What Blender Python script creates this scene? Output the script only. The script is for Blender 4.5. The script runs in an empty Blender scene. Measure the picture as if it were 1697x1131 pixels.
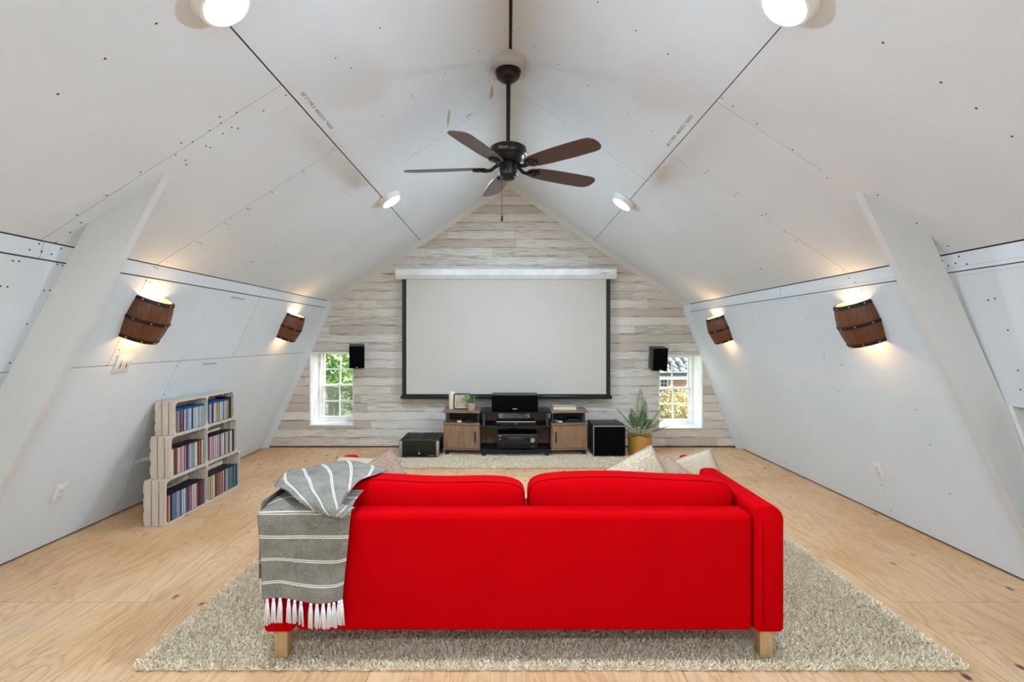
import bpy, bmesh, math, random
import numpy as np
from mathutils import Vector, Matrix, Euler

# ------------------------------------------------------------------ camera, world, sun, exposure
SC = bpy.context.scene
COL = SC.collection
random.seed(7)
CAM_H, FPX, VPX, VPY = 1.30, 900.0, 842.0, 562.0
cam_d = bpy.data.cameras.new('camera')
cam_d.sensor_width = 36.0
cam_d.lens = FPX / 1697.0 * 36.0
cam_d.shift_x = (848.5 - VPX) / 1697.0
cam_d.shift_y = -(565.5 - VPY) / 1697.0
cam_d.clip_start = 0.05
cam = bpy.data.objects.new('camera', cam_d)
cam.location = (0, 0, CAM_H)
cam.rotation_euler = (math.pi / 2, 0, 0)
COL.objects.link(cam)
SC.camera = cam

SC.view_settings.view_transform = 'Standard'
SC.view_settings.look = 'None'
SC.view_settings.gamma = 1.0
SC.view_settings.use_curve_mapping = False
SC.view_settings.exposure = 0.0
SC.cycles.use_denoising = True
SC.cycles.max_bounces = 8
SC.cycles.diffuse_bounces = 5
SC.cycles.glossy_bounces = 2
SC.cycles.adaptive_threshold = 0.025
SC.cycles.sample_clamp_indirect = 6.0

SKY_STRENGTH = 1.0
SUN_STRENGTH = 22.0
REAR_FILL_W = 45.0
DOWNLIGHT_E = 620.0
SCONCE_W = 2.4

world = bpy.data.worlds.new('sky_world')
SC.world = world
world.use_nodes = True
wn = world.node_tree.nodes
sky = wn.new('ShaderNodeTexSky')
sky.sky_type = 'NISHITA'
sky.sun_disc = False
sky.sun_elevation = math.radians(42)
sky.sun_rotation = math.radians(60)
sky.air_density = 1.0
sky.dust_density = 2.0
bgn = wn['Background']
bgn.inputs['Strength'].default_value = SKY_STRENGTH
world.node_tree.links.new(sky.outputs[0], bgn.inputs[0])

sun_d = bpy.data.lights.new('sun', 'SUN')
sun_d.energy = SUN_STRENGTH
sun_d.angle = math.radians(0.6)
sun_d.color = (1.0, 0.95, 0.87)
sun = bpy.data.objects.new('sun', sun_d)
sun.rotation_euler = Vector((-0.60, -0.42, -0.66)).to_track_quat('-Z', 'Y').to_euler()
sun.location = (8, 12, 12)
COL.objects.link(sun)

# added fill lamp outside the unseen rear window, lifts the room's ambient light
rear_d = bpy.data.lights.new('rear_fill_light', 'AREA')
rear_d.shape = 'RECTANGLE'
rear_d.size, rear_d.size_y = 2.2, 1.3
rear_d.energy = REAR_FILL_W
rear_d.color = (0.70, 0.85, 1.0)
rear = bpy.data.objects.new('rear_fill_light', rear_d)
rear.location = (0.0, -3.45, 1.55)
rear.rotation_euler = (math.radians(90), 0, 0)
COL.objects.link(rear)

# ------------------------------------------------------------------ helpers
def lin(c):
    c = c / 255.0
    return c / 12.92 if c <= 0.04045 else ((c + 0.055) / 1.055) ** 2.4
def rgb(r, g, b): return (lin(r), lin(g), lin(b), 1.0)

def P(u, v, Y):
    return Vector(((u - VPX) * Y / FPX, Y, CAM_H - (v - VPY) * Y / FPX))

class NB:
    """tiny node builder around one material"""
    def __init__(s, name):
        s.m = bpy.data.materials.new(name); s.m.use_nodes = True
        s.nt = s.m.node_tree; s.b = s.nt.nodes['Principled BSDF']
    def n(s, t, **kw):
        x = s.nt.nodes.new(t)
        for k, v in kw.items():
            if k.startswith('_'): x.inputs[k[1:]].default_value = v
            else: setattr(x, k, v)
        return x
    def l(s, a, b): s.nt.links.new(a, b)
    def coord(s, scale=(1, 1, 1), kind='Object', rnd=False):
        tc = s.n('ShaderNodeTexCoord')
        mp = s.n('ShaderNodeMapping'); mp.inputs['Scale'].default_value = scale
        src = tc.outputs[kind]
        if rnd:
            oi = s.n('ShaderNodeObjectInfo')
            mu = s.n('ShaderNodeMath', operation='MULTIPLY'); mu.inputs[1].default_value = 37.0
            s.l(oi.outputs['Random'], mu.inputs[0])
            ad = s.n('ShaderNodeVectorMath', operation='ADD')
            s.l(src, ad.inputs[0]); s.l(mu.outputs[0], ad.inputs[1]); src = ad.outputs[0]
        s.l(src, mp.inputs['Vector']); return mp.outputs[0]
    def noise(s, vec, scale=5, detail=4, rough=.55, dist=0):
        x = s.n('ShaderNodeTexNoise'); x.inputs['Scale'].default_value = scale
        x.inputs['Detail'].default_value = detail; x.inputs['Roughness'].default_value = rough
        x.inputs['Distortion'].default_value = dist
        s.l(vec, x.inputs['Vector']); return x.outputs['Fac']
    def ramp(s, fac, stops):
        r = s.n('ShaderNodeValToRGB'); e = r.color_ramp.elements
        while len(e) < len(stops): e.new(0.5)
        for i, (p, c) in enumerate(stops):
            e[i].position = p; e[i].color = c if len(c) == 4 else (*c, 1)
        s.l(fac, r.inputs[0]); return r.outputs[0]
    def math(s, op, a, b=None, clamp=False):
        x = s.n('ShaderNodeMath', operation=op); x.use_clamp = clamp
        for i, q in enumerate((a, b)):
            if q is None: continue
            if isinstance(q, (int, float)): x.inputs[i].default_value = q
            else: s.l(q, x.inputs[i])
        return x.outputs[0]
    def mix(s, fac, a, b, blend='MIX'):
        x = s.n('ShaderNodeMix', data_type='RGBA', blend_type=blend)
        for i, q in ((0, fac), (6, a), (7, b)):
            if isinstance(q, (int, float)): x.inputs[i].default_value = q
            elif isinstance(q, tuple): x.inputs[i].default_value = q
            else: s.l(q, x.inputs[i])
        return x.outputs[2]
    def col(s, c):
        if isinstance(c, tuple): s.b.inputs['Base Color'].default_value = c
        else: s.l(c, s.b.inputs['Base Color'])
    def bump(s, h, strength=.2, dist=.01):
        x = s.n('ShaderNodeBump'); x.inputs['Strength'].default_value = strength
        x.inputs['Distance'].default_value = dist
        s.l(h, x.inputs['Height']); s.l(x.outputs[0], s.b.inputs['Normal'])
    def rough(s, r): s.b.inputs['Roughness'].default_value = r

def plain(name, c, rough=.5, metal=0.0, var=.06, vscale=9.0):
    k = NB(name); k.rough(rough); k.b.inputs['Metallic'].default_value = metal
    f = k.noise(k.coord(), vscale, 3)
    d = tuple(max(0, x * (1 - var)) for x in c[:3]) + (1,)
    e = tuple(min(1, x * (1 + var)) for x in c[:3]) + (1,)
    k.col(k.ramp(f, [(.35, d), (.65, e)])); return k.m

def emit(name, c, strength):
    k = NB(name); k.col((0.8, 0.8, 0.8, 1))
    k.b.inputs['Emission Color'].default_value = c
    k.b.inputs['Emission Strength'].default_value = strength; return k.m

def wood(name, c1, c2, scale=(12, 1.2, 12), rough=.5, rnd=True, dist=1.0):
    k = NB(name); k.rough(rough)
    v = k.coord(scale, rnd=rnd)
    f = k.noise(v, 3.0, 6, .6, dist)
    f2 = k.noise(v, 14.0, 3, .5)
    f = k.math('ADD', k.math('MULTIPLY', f, .75), k.math('MULTIPLY', f2, .25))
    k.col(k.ramp(f, [(.32, c1), (.68, c2)])); k.bump(f, .12, .002); return k.m

def fabric(name, c1, c2, scale=260.0, rough=.9, big=6.0, spec=.12):
    k = NB(name); k.rough(rough)
    v = k.coord()
    f = k.noise(v, scale, 2); g = k.noise(v, big, 3)
    f = k.math('ADD', k.math('MULTIPLY', f, .65), k.math('MULTIPLY', g, .35))
    k.col(k.ramp(f, [(.35, c1), (.65, c2)])); k.bump(f, .35, .002)
    k.b.inputs['Specular IOR Level'].default_value = spec
    return k.m

class MB:
    def __init__(s): s.v = []; s.f = []; s.m = []; s.uv = {}
    def quad(s, pts, mi=0):
        i = len(s.v); s.v += [tuple(p) for p in pts]; s.f.append(tuple(range(i, i + len(pts)))); s.m.append(mi)
    def box(s, x0, x1, y0, y1, z0, z1, mi=0):
        i = len(s.v)
        s.v += [(x, y, z) for z in (z0, z1) for y in (y0, y1) for x in (x0, x1)]
        for f in ((0, 2, 3, 1), (4, 5, 7, 6), (0, 1, 5, 4), (2, 6, 7, 3), (0, 4, 6, 2), (1, 3, 7, 5)):
            s.f.append(tuple(i + j for j in f)); s.m.append(mi)
        return s
    def hexa(s, a, b, mi=0):
        """two matching point loops joined to a closed prism"""
        n = len(a); i = len(s.v); s.v += [tuple(p) for p in a] + [tuple(p) for p in b]
        s.f.append(tuple(range(i + n - 1, i - 1, -1))); s.m.append(mi)
        s.f.append(tuple(range(i + n, i + 2 * n))); s.m.append(mi)
        for k in range(n):
            j = (k + 1) % n
            s.f.append((i + k, i + j, i + n + j, i + n + k)); s.m.append(mi)
        return s
    def prism_y(s, poly, y0, y1, mi=0):
        return s.hexa([(x, y0, z) for x, z in poly], [(x, y1, z) for x, z in poly], mi)
    def lathe(s, prof, n=24, c=(0, 0, 0), a0=0.0, a1=2 * math.pi, mi=0, axis='z', close=True):
        full = abs(a1 - a0 - 2 * math.pi) < 1e-6
        cnt = n if full else n + 1; i = len(s.v)
        for r, z in prof:
            for k in range(cnt):
                a = a0 + (a1 - a0) * k / n
                p = (r * math.cos(a), r * math.sin(a), z)
                if axis == 'y': p = (p[0], p[2], p[1])
                if axis == 'x': p = (p[2], p[0], p[1])
                s.v.append((p[0] + c[0], p[1] + c[1], p[2] + c[2]))
        for q in range(len(prof) - 1):
            for k in range(n):
                k2 = (k + 1) % cnt
                s.f.append((i + q * cnt + k, i + q * cnt + k2, i + (q + 1) * cnt + k2, i + (q + 1) * cnt + k)); s.m.append(mi)
        if full and close:
            if prof[0][0] > 1e-5: s.f.append(tuple(i + k for k in range(n))[::-1]); s.m.append(mi)
            if prof[-1][0] > 1e-5: s.f.append(tuple(i + (len(prof) - 1) * cnt + k for k in range(n))); s.m.append(mi)
        return s
    def tube(s, pts, r, n=8, mi=0, closed=False):
        pts = [Vector(p) for p in pts]; N = len(pts); i = len(s.v)
        rr = r if isinstance(r, (list, tuple)) else [r] * N
        for k, p in enumerate(pts):
            if closed: t = (pts[(k + 1) % N] - pts[k - 1])
            else: t = pts[min(k + 1, N - 1)] - pts[max(k - 1, 0)]
            t.normalize()
            up = Vector((0, 0, 1)) if abs(t.z) < .9 else Vector((1, 0, 0))
            a = t.cross(up).normalized(); b = t.cross(a)
            for j in range(n):
                g = 2 * math.pi * j / n
                s.v.append(tuple(p + (a * math.cos(g) + b * math.sin(g)) * rr[k]))
        M = N if closed else N - 1
        for k in range(M):
            k2 = (k + 1) % N
            for j in range(n):
                j2 = (j + 1) % n
                s.f.append((i + k * n + j, i + k * n + j2, i + k2 * n + j2, i + k2 * n + j)); s.m.append(mi)
        if not closed:
            s.f.append(tuple(i + j for j in range(n))[::-1]); s.m.append(mi)
            s.f.append(tuple(i + (N - 1) * n + j for j in range(n))); s.m.append(mi)
        return s
    def bm(s, b, M=None, mi=0):
        i = len(s.v); b.verts.ensure_lookup_table()
        for v in b.verts: s.v.append(tuple((M @ v.co) if M else v.co))
        b.verts.index_update()
        for f in b.faces: s.f.append(tuple(i + v.index for v in f.verts)); s.m.append(mi)
        b.free(); return s
    def rbox(s, x0, x1, y0, y1, z0, z1, r=.01, seg=3, mi=0):
        b = bmesh.new(); bmesh.ops.create_cube(b, size=1)
        for v in b.verts:
            v.co = Vector(((x0 + x1) / 2 + v.co.x * (x1 - x0), (y0 + y1) / 2 + v.co.y * (y1 - y0), (z0 + z1) / 2 + v.co.z * (z1 - z0)))
        bmesh.ops.bevel(b, geom=b.edges[:], offset=r, segments=seg, profile=.5, affect='EDGES')
        return s.bm(b, None, mi)
    def build(s, name, mats, parent=None, smooth=False, M=None, loc=None):
        me = bpy.data.meshes.new(name)
        vs = s.v
        if M is not None: vs = [tuple(M @ Vector(p)) for p in vs]
        if loc is not None: vs = [(p[0] - loc[0], p[1] - loc[1], p[2] - loc[2]) for p in vs]
        me.from_pydata(vs, [], s.f)
        if not isinstance(mats, (list, tuple)): mats = [mats]
        for m in mats: me.materials.append(m)
        if len(mats) > 1: me.polygons.foreach_set('material_index', s.m)
        if smooth: me.polygons.foreach_set('use_smooth', [True] * len(me.polygons))
        b = bmesh.new(); b.from_mesh(me); bmesh.ops.recalc_face_normals(b, faces=b.faces[:]); b.to_mesh(me); b.free()
        if smooth == 'auto':
            me.set_sharp_from_angle(angle=math.radians(40))
        me.update()
        o = bpy.data.objects.new(name, me); COL.objects.link(o)
        if loc is not None: o.location = loc
        if parent is not None: o.parent = parent
        return o

def thing(name, label, cat, loc=(0, 0, 0), group=None):
    o = bpy.data.objects.new(name, None); COL.objects.link(o); o.location = loc
    o.empty_display_size = .1
    o['label'] = label; o['category'] = cat
    if group: o['group'] = group
    return o
def tag(o, label, cat, group=None):
    o['label'] = label; o['category'] = cat
    if group: o['group'] = group
    return o
def struct(o, label=None, cat=None):
    o['kind'] = 'structure'
    if label: o['label'] = label
    if cat: o['category'] = cat
    return o
def adopt(t, *objs):
    """parent meshes that were built in world space to a thing standing at its base"""
    for o in objs:
        o.parent = t
        o.matrix_parent_inverse = Matrix.Translation(-Vector(t.location))
    return t
def text_mesh(name, body, size, M, mat, parent, depth=.0004, shear=0.0):
    c = bpy.data.curves.new(name, 'FONT'); c.body = body; c.size = size; c.extrude = depth; c.shear = shear
    c.align_x = 'CENTER'; c.align_y = 'CENTER'; c.resolution_u = 2
    t = bpy.data.objects.new('tmp_text', c); COL.objects.link(t)
    dg = bpy.context.evaluated_depsgraph_get()
    me = bpy.data.meshes.new_from_object(t.evaluated_get(dg))
    bpy.data.objects.remove(t); bpy.data.curves.remove(c)
    me.transform(M); me.materials.clear(); me.materials.append(mat); me.name = name
    o = bpy.data.objects.new(name, me); COL.objects.link(o)
    if parent: adopt(parent, o)
    return o
def frame_M(origin, xdir, ydir):
    x = Vector(xdir).normalized(); y = Vector(ydir); y = (y - x * y.dot(x)).normalized(); z = x.cross(y)
    M = Matrix((x, y, z)).transposed().to_4x4(); M.translation = Vector(origin); return M
def clip(poly, a, b, c):
    """keep a*x+b*z<=c"""
    out = []
    for i in range(len(poly)):
        p, q = poly[i], poly[(i + 1) % len(poly)]
        dp, dq = a * p[0] + b * p[1] - c, a * q[0] + b * q[1] - c
        if dp <= 0: out.append(p)
        if dp * dq < 0:
            t = dp / (dp - dq); out.append((p[0] + (q[0] - p[0]) * t, p[1] + (q[1] - p[1]) * t))
    return out
def clip_rect(poly, x0, x1, z0, z1):
    for a, b, c in ((1, 0, x1), (-1, 0, -x0), (0, 1, z1), (0, -1, -z0)):
        if len(poly) < 3: return []
        poly = clip(poly, a, b, c)
    return poly if len(poly) >= 3 else []
def area(poly):
    return abs(sum(poly[i][0] * poly[(i + 1) % len(poly)][1] - poly[(i + 1) % len(poly)][0] * poly[i][1] for i in range(len(poly)))) / 2
def crom(a, b, c, d, t):
    return 0.5 * ((2 * b) + (c - a) * t + (2 * a - 5 * b + 4 * c - d) * t * t + (3 * b - a - 3 * c + d) * t ** 3)
def net_surface(net, sub=6):
    """Catmull-Rom surface through a grid of points; returns rows of points and (row,col) params"""
    R, C = len(net), len(net[0])
    def row(r):
        q = net[r]; out = []
        for c in range(C - 1):
            for k in range(sub):
                out.append(crom(q[max(c - 1, 0)], q[c], q[c + 1], q[min(c + 2, C - 1)], k / sub))
        out.append(q[-1]); return out
    rows = [row(r) for r in range(R)]
    out = []
    for r in range(R - 1):
        for k in range(sub):
            out.append([crom(rows[max(r - 1, 0)][j], rows[r][j], rows[r + 1][j], rows[min(r + 2, R - 1)][j], k / sub) for j in range(len(rows[0]))])
    out.append(rows[-1]); return out

# ------------------------------------------------------------------ materials
W = rgb
M = {}
def make_drywall(name, base, mott=.05):
    k = NB(name); k.rough(.85)
    v = k.coord()
    f = k.noise(v, 1.3, 5, .6); g = k.noise(v, 45, 2)
    h = k.math('ADD', k.math('MULTIPLY', f, .8), k.math('MULTIPLY', g, .2))
    d = tuple(x * (1 - mott) for x in base[:3]) + (1,)
    k.col(k.ramp(h, [(.38, d), (.6, base)])); k.bump(g, .06, .002)
    k.b.inputs['Specular IOR Level'].default_value = .25
    return k.m
M['drywall'] = make_drywall('painted_drywall', (.735, .778, .805, 1))
M['mud'] = make_drywall('joint_mud', (.74, .725, .70, 1))
M['patch'] = make_drywall('brushed_mud', (.765, .785, .795, 1))
M['strut'] = make_drywall('painted_brace', (.66, .635, .60, 1))
M['backing'] = plain('bare_framing', W(70, 52, 40), .9)
M['screw'] = plain('screw_head', W(38, 36, 36), .6)
M['paper'] = plain('torn_paper', W(190, 165, 135), .9)
M['ink'] = plain('stamped_ink', W(150, 150, 150), .9)
M['white'] = plain('white_paint', (.82, .82, .80, 1), .45)
M['plastic_w'] = plain('white_plastic', (.78, .77, .74, 1), .35)
M['slot'] = plain('outlet_slot', W(70, 68, 66), .6)
M['niche'] = plain('niche_paint', W(120, 124, 112), .9)
M['red'] = fabric('red_upholstery', (.47, .0004, .0022, 1), (.55, .0008, .0032, 1), 320, spec=.02)
M['seam'] = fabric('red_seam', (.20, .0004, .001, 1), (.26, .0005, .0015, 1), 200, spec=.02)
M['beech'] = wood('beech_leg', W(178, 138, 92), W(205, 168, 120), (14, 14, 1.5))
M['black'] = plain('black_plastic', W(15, 15, 15), .5)
M['blackg'] = plain('black_gloss', W(14, 15, 17), .2)
M['cloth_b'] = fabric('speaker_cloth', W(8, 8, 9), W(14, 14, 15), 300, spec=.03)
M['char'] = plain('charcoal_metal', W(50, 49, 46), .5, .2)
M['silver'] = plain('silver_trim', W(170, 168, 160), .35, .6)
M['screen'] = plain('screen_fabric', (.60, .545, .48, 1), .9, var=.015, vscale=1.5)
M['bronze'] = plain('dark_bronze', W(44, 40, 38), .38, .6)
M['gold'] = plain('gold_ink', W(205, 160, 100), .4, .3)
M['brass'] = plain('brass_rivet', W(190, 155, 105), .3, .8)
M['blade'] = wood('walnut_blade', W(66, 44, 38), W(98, 68, 58), (5, 40, 40), .35)
M['stave'] = wood('barrel_stave', W(74, 40, 20), W(128, 74, 40), (30, 30, 3), .45)
M['barrel_in'] = plain('barrel_lining', W(205, 175, 130), .7)
M['hoop'] = plain('iron_hoop', W(36, 32, 30), .5, .4)
M['oak'] = wood('stand_oak', W(120, 86, 60), W(166, 128, 96), (16, 16, 1.6), .55)
M['oak_top'] = wood('stand_oak_top', W(112, 82, 60), W(158, 122, 92), (1.6, 16, 16), .5)
M['candle'] = plain('candle_wax', W(226, 214, 178), .5)
M['photo'] = plain('framed_print', W(186, 160, 132), .6, var=.3, vscale=14)
M['pot'] = plain('stone_pot', W(172, 160, 146), .85)
M['basket'] = fabric('mustard_basket', W(178, 128, 58), W(205, 152, 78), 120)
M['soil'] = plain('soil', W(52, 38, 30), .95)
M['crate'] = wood('whitewashed_pine', W(196, 180, 160), W(220, 208, 192), (8, 8, 1.5), .8)
M['teal'] = plain('grey_post', W(66, 76, 78), .4, .5)
M['tassel'] = fabric('white_cotton', W(218, 212, 208), W(238, 234, 232), 150)
M['cushion_a'] = fabric('beige_boucle', W(160, 136, 108), W(210, 192, 166), 110)
M['cushion_b'] = fabric('taupe_linen', W(150, 118, 100), W(186, 160, 140), 170)
M['cushion_c'] = fabric('sand_linen', W(168, 148, 122), W(200, 184, 160), 170)
def leafmat(name, a, b, c):
    k = NB(name); k.rough(.55)
    ge = k.n('ShaderNodeNewGeometry')
    k.col(k.ramp(ge.outputs['Random Per Island'], [(0, a), (.5, b), (1, c)]))
    return k.m
M['fern'] = leafmat('fern_leaf', W(36, 62, 30), W(74, 108, 46), W(112, 140, 64))
M['herb'] = leafmat('herb_leaf', W(56, 110, 48), W(92, 150, 74), W(146, 190, 120))
M['leaf_g'] = leafmat('green_leaves', W(52, 92, 40), W(124, 168, 74), W(206, 222, 140))
M['leaf_a'] = leafmat('autumn_leaves', W(120, 130, 70), W(206, 176, 96), W(232, 220, 168))
M['bark'] = plain('bark', W(96, 82, 72), .9, var=.2)
M['lawn'] = plain('lawn', W(112, 120, 78), .95, var=.25, vscale=2)
def rugmat(name, a, b, c):
    k = NB(name); k.rough(.95)
    ge = k.n('ShaderNodeNewGeometry')
    r = k.ramp(ge.outputs['Random Per Island'], [(0, a), (.5, b), (1, c)])
    f = k.noise(k.coord(), 2.5, 3)
    k.col(k.mix(f, r, b)); k.b.inputs['Specular IOR Level'].default_value = .1
    return k.m
M['rug'] = rugmat('oatmeal_pile', W(206, 182, 148), W(238, 220, 190), W(252, 244, 226))
M['rug_base'] = plain('rug_backing', W(214, 196, 166), .95, var=.15, vscale=80)

def floor_material():
    k = NB('plywood_floor'); k.rough(.55)
    v = k.coord((1, 1, 1), rnd=True)
    mp = k.n('ShaderNodeMapping'); mp.inputs['Scale'].default_value = (2.4, .42, 1); k.l(v, mp.inputs['Vector'])
    big = k.noise(mp.outputs[0], 1.6, 3, .5, 1.2)
    rings = k.math('FRACT', k.math('MULTIPLY', big, 13.0))
    rings = k.math('ABSOLUTE', k.math('SUBTRACT', rings, .5))
    mp2 = k.n('ShaderNodeMapping'); mp2.inputs['Scale'].default_value = (60, 2.2, 1); k.l(v, mp2.inputs['Vector'])
    fine = k.noise(mp2.outputs[0], 2.0, 4, .6)
    patch = k.noise(v, 1.1, 3)
    c = k.ramp(patch, [(.3, W(214, 166, 118)), (.7, W(234, 196, 154))])
    ring_c = k.math('MULTIPLY', k.math('SUBTRACT', .5, rings), .55, True)
    c = k.mix(k.math('MULTIPLY', k.math('POWER', ring_c, 2.4), 9.0, True), c, W(172, 118, 70))
    c = k.mix(k.math('MULTIPLY', k.math('SUBTRACT', fine, .50), 2.2, True), c, W(170, 118, 74))
    # knots
    mp3 = k.n('ShaderNodeMapping'); mp3.inputs['Scale'].default_value = (2.4, 1.3, 1); k.l(v, mp3.inputs['Vector'])
    vo = k.n('ShaderNodeTexVoronoi'); vo.inputs['Scale'].default_value = 2.6; k.l(mp3.outputs[0], vo.inputs['Vector'])
    wob = k.math('ADD', vo.outputs['Distance'], k.math('MULTIPLY', k.math('SUBTRACT', k.noise(v, 22, 2), .5), .07))
    kn = k.math('SUBTRACT', 1.0, k.math('DIVIDE', wob, .115), True)
    c = k.mix(k.math('MULTIPLY', kn, 1.6, True), c, W(84, 56, 38))
    # scuffed grey-white wear
    sc = k.noise(v, 3.3, 6, .7)
    c = k.mix(k.math('MULTIPLY', k.math('SUBTRACT', sc, .56), 3.0, True), c, W(212, 194, 174))
    mp4 = k.n('ShaderNodeMapping'); mp4.inputs['Scale'].default_value = (7, .9, 1); k.l(v, mp4.inputs['Vector'])
    st_ = k.noise(mp4.outputs[0], 2.3, 6, .75)
    c = k.mix(k.math('MULTIPLY', k.math('SUBTRACT', st_, .60), 4.0, True), c, W(150, 110, 78))
    k.col(c); k.bump(fine, .08, .002); return k.m
M['floor'] = floor_material()

def plank_material():
    k = NB('whitewashed_plank'); k.rough(.7)
    uv = k.n('ShaderNodeUVMap').outputs[0]
    oi = k.n('ShaderNodeObjectInfo').outputs['Random']
    off = k.math('MULTIPLY', oi, 91.0)
    ad = k.n('ShaderNodeVectorMath', operation='ADD'); k.l(uv, ad.inputs[0]); k.l(off, ad.inputs[1])
    def st(sx, sy):
        m_ = k.n('ShaderNodeMapping'); m_.inputs['Scale'].default_value = (sx, sy, 1); k.l(ad.outputs[0], m_.inputs['Vector']); return m_.outputs[0]
    streak = k.noise(st(2.2, 5), 2.4, 5, .62, .5)
    fine = k.noise(st(5, 22), 2.0, 4, .6)
    sep = k.n('ShaderNodeSeparateXYZ'); k.l(uv, sep.inputs[0])
    edge = k.math('ABSOLUTE', k.math('SUBTRACT', sep.outputs['Y'], .5))          # 0 middle .. .5 edge
    edge = k.math('MULTIPLY', k.math('SUBTRACT', edge, .28), 3.6, True)
    blot = k.noise(st(3.0, .9), 2.0, 4, .6)
    base = k.ramp(oi, [(0, (.58, .49, .40, 1)), (.25, (.74, .67, .58, 1)), (.55, (.80, .74, .66, 1)), (.8, (.70, .62, .53, 1)), (1, (.78, .72, .64, 1))])
    heavy = k.ramp(k.math('FRACT', k.math('MULTIPLY', oi, 7.3)), [(.10, (.18, .18, .18, 1)), (.5, (.55, .55, .55, 1)), (.95, (1, 1, 1, 1))])
    s1 = k.math('MULTIPLY', k.math('SUBTRACT', streak, .46), 4.2, True)
    c = k.mix(k.math('MULTIPLY', s1, heavy), base, (.31, .235, .165, 1))
    crack = k.noise(st(1.4, 3.2), 2.6, 5, .68, .3)
    s2 = k.math('MULTIPLY', k.math('MULTIPLY', edge, k.math('SUBTRACT', crack, .50)), 11.0, True)
    c = k.mix(k.math('MULTIPLY', s2, .9), c, (.12, .082, .055, 1))
    c = k.mix(k.math('MULTIPLY', k.math('SUBTRACT', fine, .54), 1.3, True), c, (.40, .32, .24, 1))
    k.col(c); k.bump(fine, .1, .002); return k.m
M['plank'] = plank_material()

def throw_material():
    k = NB('grey_throw'); k.rough(.95)
    uv = k.n('ShaderNodeUVMap').outputs[0]
    sep = k.n('ShaderNodeSeparateXYZ'); k.l(uv, sep.inputs[0])
    y = k.math('FRACT', k.math('DIVIDE', sep.outputs['Y'], .0915))
    def line(p, w):
        d = k.math('ABSOLUTE', k.math('SUBTRACT', y, p))
        return k.math('LESS_THAN', d, w)
    s = k.math('ADD', line(.46, .022), line(.54, .022), True)
    f = k.noise(k.coord(), 240, 3, .7); g = k.noise(k.coord(), 14, 3)
    f = k.math('ADD', k.math('MULTIPLY', f, .7), k.math('MULTIPLY', g, .3))
    base = k.ramp(f, [(.34, W(98, 93, 85)), (.66, W(162, 153, 140))])
    k.col(k.mix(s, base, W(228, 220, 208))); k.bump(f, .4, .002)
    k.b.inputs['Specular IOR Level'].default_value = .1
    return k.m
M['throw'] = throw_material()

def glass_material():
    k = NB('window_glass')
    nt = k.nt; nt.nodes.remove(k.b)
    out = nt.nodes['Material Output']
    tr = k.n('ShaderNodeBsdfTransparent'); tr.inputs[0].default_value = (.93, .96, .95, 1)
    gl = k.n('ShaderNodeBsdfGlossy'); gl.inputs['Roughness'].default_value = .02
    mx = k.n('ShaderNodeMixShader'); mx.inputs[0].default_value = .07
    k.l(tr.outputs[0], mx.inputs[1]); k.l(gl.outputs[0], mx.inputs[2]); k.l(mx.outputs[0], out.inputs['Surface'])
    return k.m
M['glass'] = glass_material()
def mesh_screen_material():
    k = NB('insect_screen')
    nt = k.nt; nt.nodes.remove(k.b)
    out = nt.nodes['Material Output']
    tr = k.n('ShaderNodeBsdfTransparent')
    df = k.n('ShaderNodeBsdfDiffuse'); df.inputs[0].default_value = W(150, 150, 140)
    mx = k.n('ShaderNodeMixShader'); mx.inputs[0].default_value = .45
    k.l(tr.outputs[0], mx.inputs[1]); k.l(df.outputs[0], mx.inputs[2]); k.l(mx.outputs[0], out.inputs['Surface'])
    return k.m
M['bugscreen'] = mesh_screen_material()
def brick_material():
    k = NB('red_brick'); k.rough(.9)
    b = k.n('ShaderNodeTexBrick'); b.inputs['Color1'].default_value = W(176, 112, 88); b.inputs['Color2'].default_value = W(196, 132, 106)
    b.inputs['Mortar'].default_value = W(200, 180, 165); b.inputs['Scale'].default_value = 2.2; b.inputs['Mortar Size'].default_value = .012
    mp = k.n('ShaderNodeMapping'); mp.inputs['Rotation'].default_value = (math.pi / 2, 0, 0)
    tc = k.n('ShaderNodeTexCoord'); k.l(tc.outputs['Object'], mp.inputs[0]); k.l(mp.outputs[0], b.inputs['Vector'])
    k.col(b.outputs[0]); return k.m
M['brick'] = brick_material()
M['tile'] = leafmat('roof_tile', W(58, 56, 54), W(104, 100, 96), W(176, 170, 162))
M['dark_glass'] = plain('dark_pane', W(52, 60, 70), .1)

# ------------------------------------------------------------------ room shell
Y_BACK, Y_REAR = 6.5, -3.0
LA, LB, LC, LM = (-2.903, 0.0), (-2.160, 1.668), (-2.135, 1.750), (-1.033, 2.463)
RIDGE = (0.015, 3.156)
RA, RB, RC, RM = (2.766, 0.0), (2.142, 1.621), (2.140, 1.712), (1.011, 2.456)
class Seg:
    def __init__(s, p, q, side):
        s.p, s.q = Vector((p[0], 0, p[1])), Vector((q[0], 0, q[1]))
        s.L = (s.q - s.p).length; s.d = (s.q - s.p).normalized()
        s.n = Vector((s.d.z, 0, -s.d.x)) * (1 if side == 'L' else -1)   # into the room
    def at(s, Y, t, h=0.0): return s.p + s.d * t + s.n * h + Vector((0, Y, 0))
    def hit(s, u, v):
        dr = Vector(((u - VPX) / FPX, 1.0, -(v - VPY) / FPX)); o = Vector((0, 0, CAM_H))
        den = dr.dot(s.n)
        if abs(den) < 1e-6: return None
        k = (s.p - o).dot(s.n) / den
        if k <= 0: return None
        w = o + dr * k; t = (w - s.p).dot(s.d)
        return (k, w.y, t) if -0.004 <= t <= s.L + .004 else None
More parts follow.
